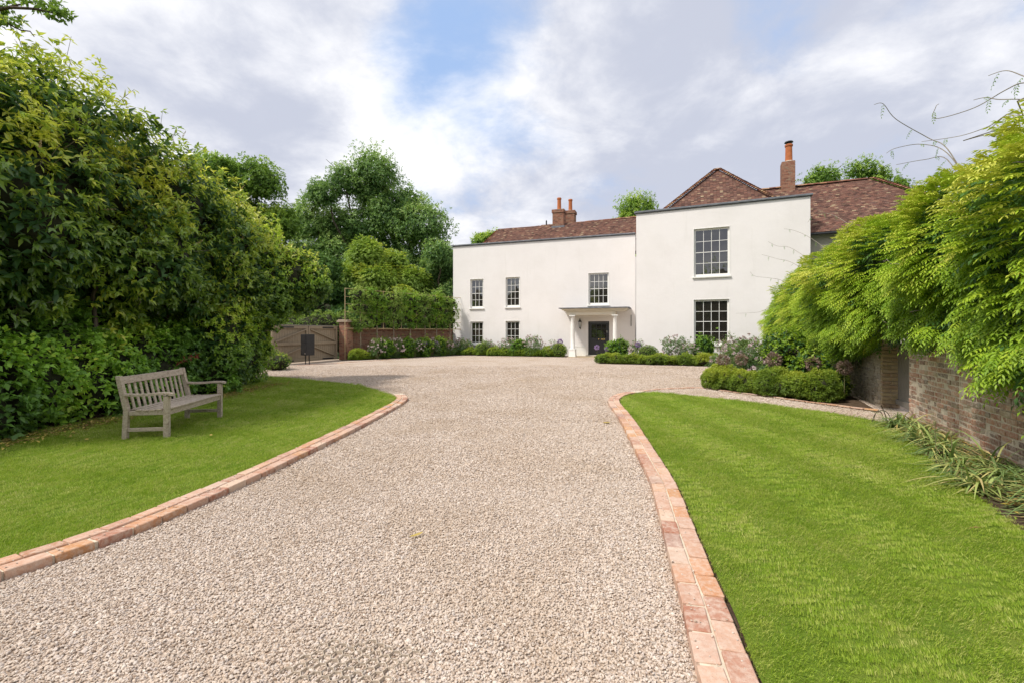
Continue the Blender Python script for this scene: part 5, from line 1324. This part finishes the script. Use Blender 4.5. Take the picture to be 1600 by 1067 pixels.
Y = 40; tree('leafy tree top just right of the tall chimney', (wx(1283, Y), Y), lobes_in(wx(1280, Y), Y, wx(1250, Y), wx(1312, Y), 9, wz(246, Y), 2, 1.6, 17), 2300, 0.21, 0.08, L_OAK, core=0.35, base_t=0.45, depth=0.3)
Y = 42; tree('open ragged tree top above the right end of the rear roof', (wx(1385, Y), Y), lobes_in(wx(1385, Y), Y, wx(1330, Y), wx(1455, Y), 9.5, wz(243, Y), 4, 1.5, 19, prof=lambda u: 1-0.35*(u+0.4)**2), 3600, 0.21, 0.08, L_OAK, core=0.3, base_t=0.45, depth=0.35, rough=0.3)
# far wood closing the view at eye level
root = link('woodland', None); tag(root, 'dark mass of far woodland behind the garden trees', 'woodland', kind='stuff')
BW = [(wx(x, 52), 52+R.uniform(-1, 1), 2.8, 4.2, 2.0, R.uniform(3.6, 5.0)) for x in range(380, 770, 45)]
P, Nn = blob_points(BW, 5000, 0.25, 0.12, 3.0, nf=0.5); foliage('leaves', rosettes(P, Nn, 4, 0.34, 0.17, tintof(P, Nn, 0.4, 0.3)), L_DARK, root)['kind'] = 'stuff'
part('twig_filler', core_mesh(BW, 0.85, 1.0, 2), CORE_SHADE, root)['kind'] = 'stuff'
# clipped hedge behind the gates
root = thing('hedge', 'loose pale green hedge showing over the top of the gates', 'hedge', (-13, 25, 0))
BH = [(-15.5+i*0.62, 25.6+i*0.32, 1.5, 0.75, 0.7, 1.25+R.uniform(-0.1, 0.15)) for i in range(9)]
P, Nn = blob_points(BH, 3800, 0.15, 0.10, 3.0); A = Nn*0.5+np.array([0, 0, 0.8])+0.4*rnd_dirs(len(P)); foliage('leaves', rosettes(P, A, 4, 0.10, 0.045, tintof(P, Nn, 0.45, 0.4)), L_HEDGE, root); part('twig_filler', core_mesh(BH, 0.85, 1.0, 2), CORE_SHADE, root)
# the branch hanging in at the top left, on a tree rooted outside the hedge
root = thing('oak_tree', 'oak bough hanging into the top left corner of the sky', 'tree', (-11.5, 7.0, 0))
m = MB(); limb(m, (-11.5, 7, 0), (-11.3, 7.0, 6.3), 0.25, 0.18, 0.1); limb(m, (-11.3, 7.0, 6.2), (-9.0, 7.0, 6.55), 0.10, 0.05, 0.1); limb(m, (-9.0, 7.0, 6.55), (-7.0, 7.0, 6.40), 0.045, 0.012, 0.12); limb(m, (-8.1, 7.0, 6.45), (-7.35, 7.0, 6.05), 0.018, 0.006, 0.05); limb(m, (-8.0, 7.0, 6.5), (-7.3, 7.2, 6.75), 0.02, 0.006, 0.08)
part('trunk', m, BARK, root, smooth=True)
BO = [(-8.9, 7.0, 6.7, 0.75, 0.6, 0.35), (-8.0, 7.1, 6.55, 0.42, 0.4, 0.22), (-7.35, 7.1, 6.60, 0.38, 0.3, 0.18), (-7.0, 7.0, 6.42, 0.25, 0.2, 0.12), (-7.75, 7.0, 6.25, 0.20, 0.2, 0.10), (-9.9, 7, 6.9, 0.9, 0.8, 0.5)]
P, Nn = blob_points(BO, 620, 0.3, 0.45, 3.0); foliage('crown', rosettes(P, Nn+rnd_dirs(len(P))*0.5, 5, 0.085, 0.04, tintof(P, Nn, 0.25, 0.2), 1.2, 0.2), L_OAK, root)
# trees and hedge behind the camera (they show in the window glass and shade nothing in view)
root = link('treeline', None); tag(root, 'dark trees across the lane, seen mirrored in the window panes', 'trees', kind='stuff')
BT = [(x, -24+R.uniform(-2, 2), 5.0, 5.0, 3, R.uniform(6.2, 7.8)) for x in range(-92, 40, 7)]
P, Nn = blob_points(BT, 3500, 0.25, 0.12, 3.0, nf=0.4); foliage('leaves', rosettes(P, Nn, 4, 0.5, 0.28, tintof(P, Nn, 0.4, 0.3)), L_OAK, root)['kind'] = 'stuff'
part('twig_filler', core_mesh(BT, 0.9, 1.0, 2), CORE_SHADE, root)['kind'] = 'stuff'

# ------------------------------------------------------------------ pleached trees on canes
fr_line = frame((-9.25+0.778*0.55, 26.05-0.628*0.55), (0.628, 0.778))
def s_at(xp):      # where the row crosses this bearing
    k = (xp-800)/711; O = fr_line(0, 0, 0); u = fr_line.u
    return (k*O.y-O.x)/(u.x-k*u.y)
places = ['leftmost, beside the brick gate pier', 'second from the gate pier', 'third from the gate pier', 'fourth from the gate pier', 'third from the house corner', 'second from the house corner', 'nearest to the house corner']
for i, xp in enumerate((563, 589, 615, 641, 664, 682, 703)):
    s_ = s_at(xp); b = fr_line(s_, 0, 0)
    root = thing('pleached_tree', 'slim pleached tree with boxy leafy head, '+places[i], 'tree', (b.x, b.y, 0), 0, 'pleached trees in front of the low brick wall')
    m = MB(); m.tube([b, b+Vector((0.02, 0, 1.0)), b+Vector((0, 0, 2.2)), b+Vector((0, 0.02, 3.6))], [0.042, 0.036, 0.03, 0.012], 7)
    for z in (2.1, 2.6, 3.1, 3.6):
        for sg in (-1, 1): m.tube([b+Vector((0, 0, z-0.06)), b+Vector((fr_line.u.x*sg*0.55, fr_line.u.y*sg*0.55, z))], [0.016, 0.008], 5)
    part('trunk', m, simple('pale_bark', (0.26, 0.21, 0.15), 0.9, 0.25, 10, 0.4), root, smooth=True)
    lb = []
    zlow = 1.85 if i else 1.55
    for sg in (-0.36, 0, 0.36):
        for z in (zlow+0.45, 2.95, 3.58): c = fr_line(s_+sg, 0, z); lb.append((c.x, c.y, c.z+R.uniform(-0.12, 0.12), 0.34, 0.30, R.uniform(0.34, 0.46)))
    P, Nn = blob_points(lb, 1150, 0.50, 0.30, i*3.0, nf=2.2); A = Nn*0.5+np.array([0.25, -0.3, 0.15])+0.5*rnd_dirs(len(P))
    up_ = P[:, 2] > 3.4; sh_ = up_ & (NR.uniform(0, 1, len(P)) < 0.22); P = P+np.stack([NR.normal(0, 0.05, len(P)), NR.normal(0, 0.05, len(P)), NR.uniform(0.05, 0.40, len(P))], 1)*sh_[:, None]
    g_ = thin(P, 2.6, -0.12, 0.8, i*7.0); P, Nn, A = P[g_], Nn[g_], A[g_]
    foliage('crown', rosettes(P, A, 4, 0.125, 0.058, tintof(P, Nn, 0.42, 0.35, 1.2, 0.5)), L_FRESH if i % 2 else L_HEDGE, root); part('inner_shade', core_mesh(lb, 0.5, 1.0, 1), CORE_SHADE, root, kind='stuff')
fr = thing('cane_frame', 'thin bamboo and batten frame training the pleached trees', 'frame', tuple(fr_line(0, 0, 0)))
sA, sB = s_at(540), 8.35
for z in (1.74, 3.95):
    m = MB(); m.tube([fr_line(sA, 0.05, z), fr_line(sB, 0.05, z)], 0.028 if z < 2 else 0.018, 6); part('rail', m, CANE, fr)
for z in (2.2, 2.65, 3.1, 3.5):
    m = MB(); m.tube([fr_line(sA, 0.05, z), fr_line(sB+0.3, 0.05, z)], 0.011, 5); part('wire', m, CANE, fr)
for s_ in [sA]+[s_at(q) for q in (600, 628, 652, 673)]+[sB, sB+0.3]:
    m = MB(); m.tube([fr_line(s_, 0.06, 1.7 if s_ > sA+0.1 else 0), fr_line(s_, 0.06, 3.98)], 0.018, 6); part('post', m, CANE, fr)

# ------------------------------------------------------------------ flower beds
def bush(name, label, blobs, n, L, W, m, k=4, core=0.62, group=None, cat='bush', **kw):
    b = blobs[0]; return shrub(name, label, cat, (b[0], b[1], 0), blobs, n, L, W, m, k, None, 0, core, group, **kw)[0]
def hedge_line(pts, label, w, h, m, dens=800, L=0.05, W=0.02, group=None, wild=0.32):
    q = spline(pts, 0.38); bl = [(p.x+R.uniform(-0.04, 0.04), p.y+R.uniform(-0.04, 0.04), h*0.45, 0.34, w*R.uniform(0.8, 1.2), h*R.uniform(0.42, 0.74)) for p in q]
    root = thing('low_hedge', label, 'hedge', (q[0].x, q[0].y, 0), 0, group)
    P, Nn = blob_points(bl, int(dens*len(bl)), wild, 0.10, pts[0][0], nf=2.0, keep=0.9); A = Nn+0.5*rnd_dirs(len(P))+np.array([0, 0, 0.35])
    foliage('leaves', rosettes(P, A, 4, L, W, tintof(P, Nn, 0.38, 0.35, 1.6, 0.45), 0.8, 0.05), m, root)
    part('twig_filler', core_mesh(bl, 0.66, 1.0, 2), CORE_SHADE, root, kind='stuff')
hedge_line([(-8.75, 25.2), (-6.6, 27.85), (-4.25, 30.75)], 'low clipped hedge edging the bed under the pleached trees', 0.34, 0.50, L_BOX, 420, 0.075, 0.035, 'low hedges edging the flower beds')
hedge_line([(-3.9, 30.95), (-1.0, 30.0), (2.75, 28.75)], 'low clipped hedge edging the bed between the pleached trees and the porch', 0.34, 0.48, L_BOX, 420, 0.075, 0.035, 'low hedges edging the flower beds')
hedge_line([(4.45, 22.55), (6.6, 21.6), (9.2, 20.5)], 'low leafy hedge edging the bed between the porch and the wing windows', 0.36, 0.52, L_YEW, 560, 0.07, 0.026, 'low hedges edging the flower beds')
hedge_line([(5.45, 12.25), (5.75, 11.7), (6.25, 10.75), (6.8, 9.75)], 'bushy yew hedge at the front of the bed by the old wall', 0.44, 0.62, L_YEW, 1500, 0.055, 0.017, 'low hedges edging the flower beds', 0.22)
def flower_cloud(root, c, r, n, m, size, name='flower', zmin=0.4):
    arr = []
    for i in range(n):
        d = rnd_dirs(1)[0]; p = np.array(c)+d*np.array(r)*R.uniform(0.75, 1.08)
        if p[2] < zmin: p[2] = zmin+R.uniform(0, 0.3)
        k = 16; D = rnd_dirs(k)+np.array([0, -0.4, 0.4]); arr.append(leaf_arrays(np.tile(p, (k, 1)), D, rnd_dirs(k), size*0.6, size*0.42, NR.uniform(0, 1, k), 0.3, -0.2))
    foliage(name, join_arrays(arr), m, root)
def rose(label, x, y, h, w, nf, seed, m=L_ROSE):
    root = thing('rose_bush', label, 'rose bush', (x, y, 0), 0, 'rose bushes in the flower beds')
    st = MB(); tips_ = []
    for i in range(16):
        a = R.uniform(0, 6.28); tx = x+math.cos(a)*w*R.uniform(0.2, 1); ty = y+math.sin(a)*w*R.uniform(0.2, 1)*0.7; tz = h*R.uniform(0.6, 1.0)
        limb(st, (x+R.uniform(-.08, .08), y, 0), (tx, ty, tz), 0.008, 0.004, 0.08, 5); tips_.append((tx, ty, tz))
    part('stems', st, REDSTEM, root)
    bl = [(x+R.uniform(-0.4, 0.4)*w, y+R.uniform(-0.3, 0.3)*w, h*0.42, w*0.62, w*0.6, h*0.44) for _ in range(4)]
    P, Nn = blob_points(bl, int(900*w*h*2.2), 0.4, 0.35, seed, nf=2.0)
    T_ = np.array(tips_); T2 = np.concatenate([T_+NR.normal(0, 0.05, T_.shape) for _ in range(5)])
    P = np.concatenate([P, T2]); Nn = np.concatenate([Nn, np.tile([[0, -0.2, 1.0]], (len(T2), 1))])
    foliage('leaves', rosettes(P, Nn+0.6*rnd_dirs(len(P)), 4, 0.06, 0.032, tintof(P, Nn, 0.35, 0.3, 1.5, 0.5)), m, root)
    flower_cloud(root, (x, y, h*0.58), (w*0.95, w*0.7, h*0.42), int(nf*3.2), PETAL_W, 0.115)
LX = lambda s, t: TL(s, t, 0)
# bed under the pleached trees
k = 0
descs = ['beside the brick pier', 'under the second pleached tree', 'under the third pleached tree', 'under the fourth pleached tree', 'under the last pleached trees', 'at the house corner']
for s_, h, w in ((0.9, 1.0, 0.55), (2.2, 1.05, 0.6), (3.6, 0.95, 0.6), (4.9, 0.95, 0.6), (6.2, 0.9, 0.6), (7.4, 0.95, 0.6)):
    b = fr_line(s_, -0.75, 0); rose('pale pink flowered rose bush '+descs[k], b.x, b.y, h*1.2, w, 14, k); k += 1
for s_, d in ((1.5, 'far left'), (2.9, 'left'), (4.3, 'right'), (5.6, 'far right')):
    b = fr_line(s_, -0.75, 0); bush('leafy_perennial', 'fresh green leafy perennial among the roses, %s one below the pleached row' % d, [(b.x, b.y, 0.62, 0.52, 0.5, 0.62)], 520, 0.11, 0.06, L_FRESH, cat='plant', rough=0.26, depth=0.22)
# bed along the house
hd = ['below the leftmost lower window', 'between the two lower windows', 'below the second lower window', 'in full bloom right of the second lower window', 'just left of the porch column']
for (s_, h, w, nf), d in zip(((1.2, 1.25, 0.75, 22), (3.0, 1.05, 0.6, 16), (4.4, 1.15, 0.7, 22), (6.2, 1.35, 0.8, 30), (7.6, 1.0, 0.45, 9)), hd):
    b = TL(s_, -0.85, 0); rose('white and pink rose bush '+d, b.x, b.y, h, w, nf, s_)
for s_, z, d in ((2.75, 0.42, 'clipped round box ball between the two lower left windows'), (8.05, 0.42, 'clipped round box ball beside the left porch column')):
    b = TL(s_, -1.25, 0); bush('box_ball', d, [(b.x, b.y, z, 0.47, 0.47, 0.44)], 900, 0.045, 0.022, L_BOX, core=0.92, rough=0.03, depth=0.04)
b = TL(5.2, -1.05, 0); bush('leafy_perennial', 'light green hydrangea-like plant below the wall between window and porch', [(b.x, b.y, 0.5, 0.6, 0.5, 0.62)], 420, 0.12, 0.065, L_FRESH, cat='plant', rough=0.26, depth=0.22)
# bed right of the porch
for (s_, t_, h, w, nf), d in zip(((0.4, -2.0, 1.15, 0.55, 12), (2.1, -1.7, 1.35, 0.7, 18), (3.0, -2.2, 1.0, 0.6, 12), (4.6, -1.4, 1.15, 0.6, 14), (5.6, -1.6, 1.25, 0.7, 16)),
        ('at the left end of the bed by the wing', 'tall and airy left of the wing window', 'low, under the left side of the wing window', 'under the right side of the wing window', 'right of the wing window by the white wall')):
    b = TW(s_, t_, 0); rose('pale pink rose bush '+d, b.x, b.y, h, w, nf, s_+20)
b = TW(-0.7, -1.9, 0); bush('leafy_perennial', 'bright green hydrangea beside the right porch column', [(b.x, b.y, 0.62, 0.62, 0.5, 0.62)], 480, 0.12, 0.065, L_FRESH, cat='plant', rough=0.26, depth=0.22)
b = TW(3.55, -1.9, 0); bush('leafy_perennial', 'tall bright green leafy plant in front of the wing window', [(b.x, b.y, 0.7, 0.45, 0.45, 0.72)], 480, 0.13, 0.07, L_FRESH, cat='plant', rough=0.26, depth=0.22)
b = TW(1.0, -2.6, 0); bush('box_ball', 'clipped round box ball in the bed right of the porch', [(b.x, b.y, 0.45, 0.5, 0.5, 0.45)], 900, 0.045, 0.022, L_BOX, core=0.92, rough=0.03, depth=0.04)
# bed by the old wall
for (x, y, h, w, nf, m_), d in zip(((5.9, 13.3, 1.15, 0.6, 12, L_ROSE), (6.7, 12.9, 1.35, 0.65, 12, L_ROSE), (7.0, 14.6, 1.45, 0.7, 14, L_ROSE), (6.4, 11.9, 1.0, 0.5, 8, L_ROSE)),
        ('at the left end of the bed by the old wall', 'tall with pink blooms in front of the wisteria', 'behind the others between the wing and the wisteria', 'low with pale blooms behind the yew hedge')):
    rose('rose bush '+d, x+0.4, y, h, w, nf, x, m_)
bush('leafy_perennial', 'bright lime green shrub glowing in front of the wisteria', [(7.05, 11.6, 0.85, 0.6, 0.55, 0.72), (7.15, 10.9, 0.65, 0.45, 0.5, 0.6), (7.5, 12.6, 1.05, 0.6, 0.6, 0.75)], 1150, 0.10, 0.055, L_LIME, cat='plant', rough=0.26, depth=0.22)
bush('leafy_perennial', 'dark green filler plant at the wall end of the yew hedge', [(7.3, 10.4, 0.32, 0.36, 0.4, 0.36)], 450, 0.08, 0.03, L_YEW, cat='plant', rough=0.26, depth=0.22)
# alliums
def allium(x, y, z, r, m, label, group='allium heads in the flower beds'):
    root = thing('allium', label, 'flower', (x, y, 0), 0, group)
    s_ = MB(); s_.tube([(x, y, 0.1), (x+0.01, y, z)], 0.006, 5); part('stem', s_, REDSTEM, root)
    k = 260; d = rnd_dirs(k); P = np.array([[x, y, z]])+d*r*NR.uniform(0.5, 0.9, k)[:, None]
    foliage('flower_head', leaf_arrays(P, d+0.3*rnd_dirs(k), rnd_dirs(k), r*0.42, r*0.22, NR.uniform(0, 1, k)), m, root)
al = [(TW(-1.75, -2.0, 0), 0.72, 0.13, PETAL_P, 'large purple allium head in front of the dark door'), (TW(-1.15, -2.3, 0), 0.66, 0.11, PETAL_P, 'purple allium head just right of the door'),
      (TW(0.45, -2.4, 0), 0.9, 0.13, PETAL_P, 'purple allium head above the hedge left of the wing window'), (TL(8.05, -1.15, 0), 0.93, 0.17, PETAL_P, 'purple allium head on top of the box ball by the porch'),
      (fr_line(5.1, -1.0, 0), 0.85, 0.13, PETAL_P, 'purple allium head under the pleached trees, nearer the house'), (fr_line(4.2, -1.0, 0), 0.85, 0.12, PETAL_P, 'purple allium head under the middle pleached trees')]
for p, z, r, m_, lb in al: allium(p.x, p.y, z, r, m_, lb)
sd = [((5.65, 12.2), 0.78, 0.16, 'brown allium seed head at the left end of the yew hedge'), ((6.05, 12.0), 0.80, 0.15, 'brown allium seed head above the left half of the yew hedge'), ((6.5, 11.3), 0.84, 0.17, 'large brown allium seed head above the middle of the yew hedge'),
      ((7.0, 10.6), 0.78, 0.16, 'brown allium seed head in front of the lime green shrub'), ((7.3, 10.0), 0.74, 0.15, 'brown allium seed head nearest to the old wall')]
for p, z, r, lb in sd: allium(p[0], p[1], z, r, SEEDH, lb, 'allium seed heads behind the yew hedge')

# ------------------------------------------------------------------ strap-leaved bed along the wall
def strap_clump(x, y, n, hgt, label, lean=(-0.5, -0.3)):
    root = thing('daylily_clump', label, 'plant', (x, y, 0.03), 0, 'strap-leaved clumps along the foot of the old wall')
    V = []; Fc = []; T = []; b = 0
    for i in range(n):
        a = R.uniform(0, 6.28); L_ = hgt*R.uniform(0.6, 1.15); w = R.uniform(0.006, 0.012)
        d = Vector((math.cos(a)+lean[0]*1.3, math.sin(a)+lean[1]*1.3, 0)); d.normalize(); sd_ = Vector((-d.y, d.x, 0))
        up = R.uniform(0.45, 1.3); fall = R.uniform(0.9, 2.0); p = Vector((x+R.uniform(-0.10, 0.10), y+R.uniform(-0.10, 0.10), 0.03)); t = R.uniform(0.05, 1)
        seg = 7; row = []
        for k_ in range(seg+1):
            f = k_/seg; q = p+d*L_*f*(0.35+0.55*f)+Vector((0, 0, max(-p.z+0.035+0.01*(i % 4), L_*(up*f-fall*f*f*0.62)))); ww = w*(1-f**3)+0.0008
            row.append((q-sd_*ww, q+sd_*ww))
        for k_, (l_, r_) in enumerate(row): V += [tuple(l_), tuple(r_)]; T += [t, t]
        for k_ in range(seg): o_ = b+k_*2; Fc += [(o_, o_+1, o_+3), (o_, o_+3, o_+2)]
        b = len(V)
    foliage('leaves', (np.array(V), np.array(Fc), np.array(T)), L_STRAP, root)
SP = [(4.3, 3.5), (4.65, 3.95), (4.35, 4.25), (4.85, 4.45), (4.75, 4.85), (5.2, 4.95), (5.15, 5.45), (5.5, 5.75), (5.45, 6.15), (5.85, 6.5), (5.95, 7.0), (6.3, 7.3)]
SN = ['nearest to the camera at the right edge', 'second up from the near end, tight to the wall', 'second row, spilling towards the lawn', 'against the wall below the low wisteria', 'leaning over the lawn edge at the widest part', 'below the lowest wisteria spray', 'at the middle of the bed by the lawn', 'at the middle of the bed by the wall', 'just past the middle of the bed', 'near the iron hoops on the wall side', 'next to the iron hoops', 'farthest one, at the garden gate']
for (x, y), nm in zip(SP, SN): strap_clump(x, y, 78, 0.52, 'sprawling strap-leaved daylily clump '+nm)
# seed stems
for i, (x, y, h, lb) in enumerate(((4.78, 4.92, 0.40, 'tall green poppy-like seed stem leaning at the wall, the left one'), (4.88, 5.22, 0.46, 'tall green seed stem at the wall, the right one'))):
    root = thing('seed_stem', lb, 'plant', (x, y, 0.03)); m = MB(); m.tube([(x, y, 0.03), (x-0.02, y, h*0.5), (x-0.05, y-0.02, h)], [0.004, 0.004, 0.005], 6); part('stem', m, REDSTEM, root)
    m = MB(); m.lathe((x-0.05, y-0.02, h-0.01), [(0.006, 0), (0.013, 0.02), (0.014, 0.04), (0.006, 0.055)], 8); part('seed_pod', m, REDSTEM, root)
# iron hoops
hp = thing('iron_hoop_support', 'rusty curved iron hoops standing in the bed near the garden gate', 'plant support', (6.0, 7.5, 0))
for (x, y, r, tilt) in ((6.05, 7.45, 0.19, 0.2), (6.2, 7.25, 0.15, -0.3), (6.12, 7.6, 0.16, 0.5)):
    m = MB(); pts = [(x+r*math.cos(a)*math.cos(tilt), y+r*math.cos(a)*math.sin(tilt), 0.02+r*1.15*math.sin(a)) for a in np.linspace(0, math.pi, 14)]; m.tube(pts, 0.006, 6); part('hoop', m, IRON, hp, smooth=True)
m = MB(); m.tube([(6.12, 7.4, 0.0), (6.06, 7.4, 0.2), (6.0, 7.4, 0.33)], 0.008, 6); part('spike', m, IRON, hp)

# ------------------------------------------------------------------ fallen leaves
def big_leaf(x, y, z, L_, W_, a, label, m, curl=0.3, group=None):
    V = []; Fc = []; n = 8; d = Vector((math.cos(a), math.sin(a), 0)); sd_ = Vector((-d.y, d.x, 0))
    for i in range(n+1):
        f = i/n; w = W_*0.5*math.sin(math.pi*min(1, f*0.98+0.01))**0.7; h = curl*L_*(f-0.5)**2
        for k_ in (-1, 0, 1): V.append(tuple(Vector((x, y, z))+d*(f-0.5)*L_+sd_*w*k_+Vector((0, 0, h+abs(k_)*w*0.35))))
    for i in range(n):
        for k_ in (0, 1): o_ = i*3+k_; Fc += [(o_, o_+1, o_+4), (o_, o_+4, o_+3)]
    V = np.array(V); o = link('fallen_leaf', tri_mesh('fallen_leaf', (V-np.array([x, y, z]), np.array(Fc), np.full(len(V), R.uniform(0.6, 0.9))), m)); o.location = (x, y, z); tag(o, label, 'leaf', group)
big_leaf(-0.70, 3.33, 0.022, 0.115, 0.032, 0.75, 'curled straw-coloured leaf lying alone on the middle of the gravel', LITTER)
big_leaf(1.56, 7.5, 0.02, 0.13, 0.07, 0.1, 'yellow leaf on the gravel beside the right brick edging', LITTER)
for i, (x, y) in enumerate(((-4.2, 6.35), (-5.7, 6.1), (-5.3, 9.9), (-6.0, 10.6), (-5.6, 11.6))):
    big_leaf(x, y, 0.075, 0.10, 0.04, R.uniform(0, 3), ['small pale leaf on the grass just in front of the bench', 'yellow leaf on the grass left of the bench', 'pale leaf on the grass behind the far end of the bench', 'pale leaf on the grass at the laurel\'s foot', 'pale leaf farthest along the hedge foot'][i], LITTER, group='leaves fallen on the left lawn')
n = 1300; Yl = NR.uniform(5.0, 13.2, n); Xl = -6.62+NR.normal(0, 0.16, n)+0.0*Yl; P = np.stack([Xl, Yl, np.full(n, 0.06)+NR.uniform(0, 0.03, n)], 1); D = rnd_dirs(n); D[:, 2] *= 0.2
o = link('leaf_litter', tri_mesh('leaf_litter', leaf_arrays(P, D, np.tile([[0, 0, 1.0]], (n, 1)), 0.07, 0.028, NR.uniform(0, 1, n)), LITTER)); tag(o, 'dry leaf litter along the foot of the hedge', 'leaf litter', kind='stuff')
n = 900; q = NR.uniform(0, 1, n); P = np.stack([np.interp(q, [0, 1], [3.9, 6.3])+NR.normal(0, 0.2, n)+0.15, np.interp(q, [0, 1], [3.1, 7.3])+NR.normal(0, 0.1, n), np.full(n, 0.045)+NR.uniform(0, 0.03, n)], 1); D = rnd_dirs(n); D[:, 2] *= 0.2
o = link('leaf_litter', tri_mesh('leaf_litter', leaf_arrays(P, D, np.tile([[0, 0, 1.0]], (n, 1)), 0.09, 0.018, NR.uniform(0, 1, n)), LITTER)); tag(o, 'dry straw and dead leaves in the bed along the old wall', 'leaf litter', kind='stuff')

# ------------------------------------------------------------------ gravel stabiliser grid showing where the stones are thin
grid = tag(link('gravel_grid', None, None, (-0.72, 2.05, 0)), 'pale plastic honeycomb grid showing through thin gravel in the foreground', 'gravel grid')
m = MB(); a = 0.030
for i in range(-7, 9):
    for j in range(-4, 6):
        cx_ = -0.72+a*1.5*i; cy_ = 2.05+a*math.sqrt(3)*(j+0.5*(i % 2))
        if ((cx_+0.72)/0.30)**2+((cy_-2.05)/0.16)**2 > 1+R.uniform(-0.4, 0.2): continue
        for k in range(3):
            a0, a1 = math.pi/3*k, math.pi/3*(k+1)
            m.bar((cx_+a*math.cos(a0), cy_+a*math.sin(a0), 0.009), (cx_+a*math.cos(a1), cy_+a*math.sin(a1), 0.009), 0.0022, 0.014)
part('cells', m, simple('grid_plastic', (0.50, 0.42, 0.33), 0.7, 0.1, 10), grid)
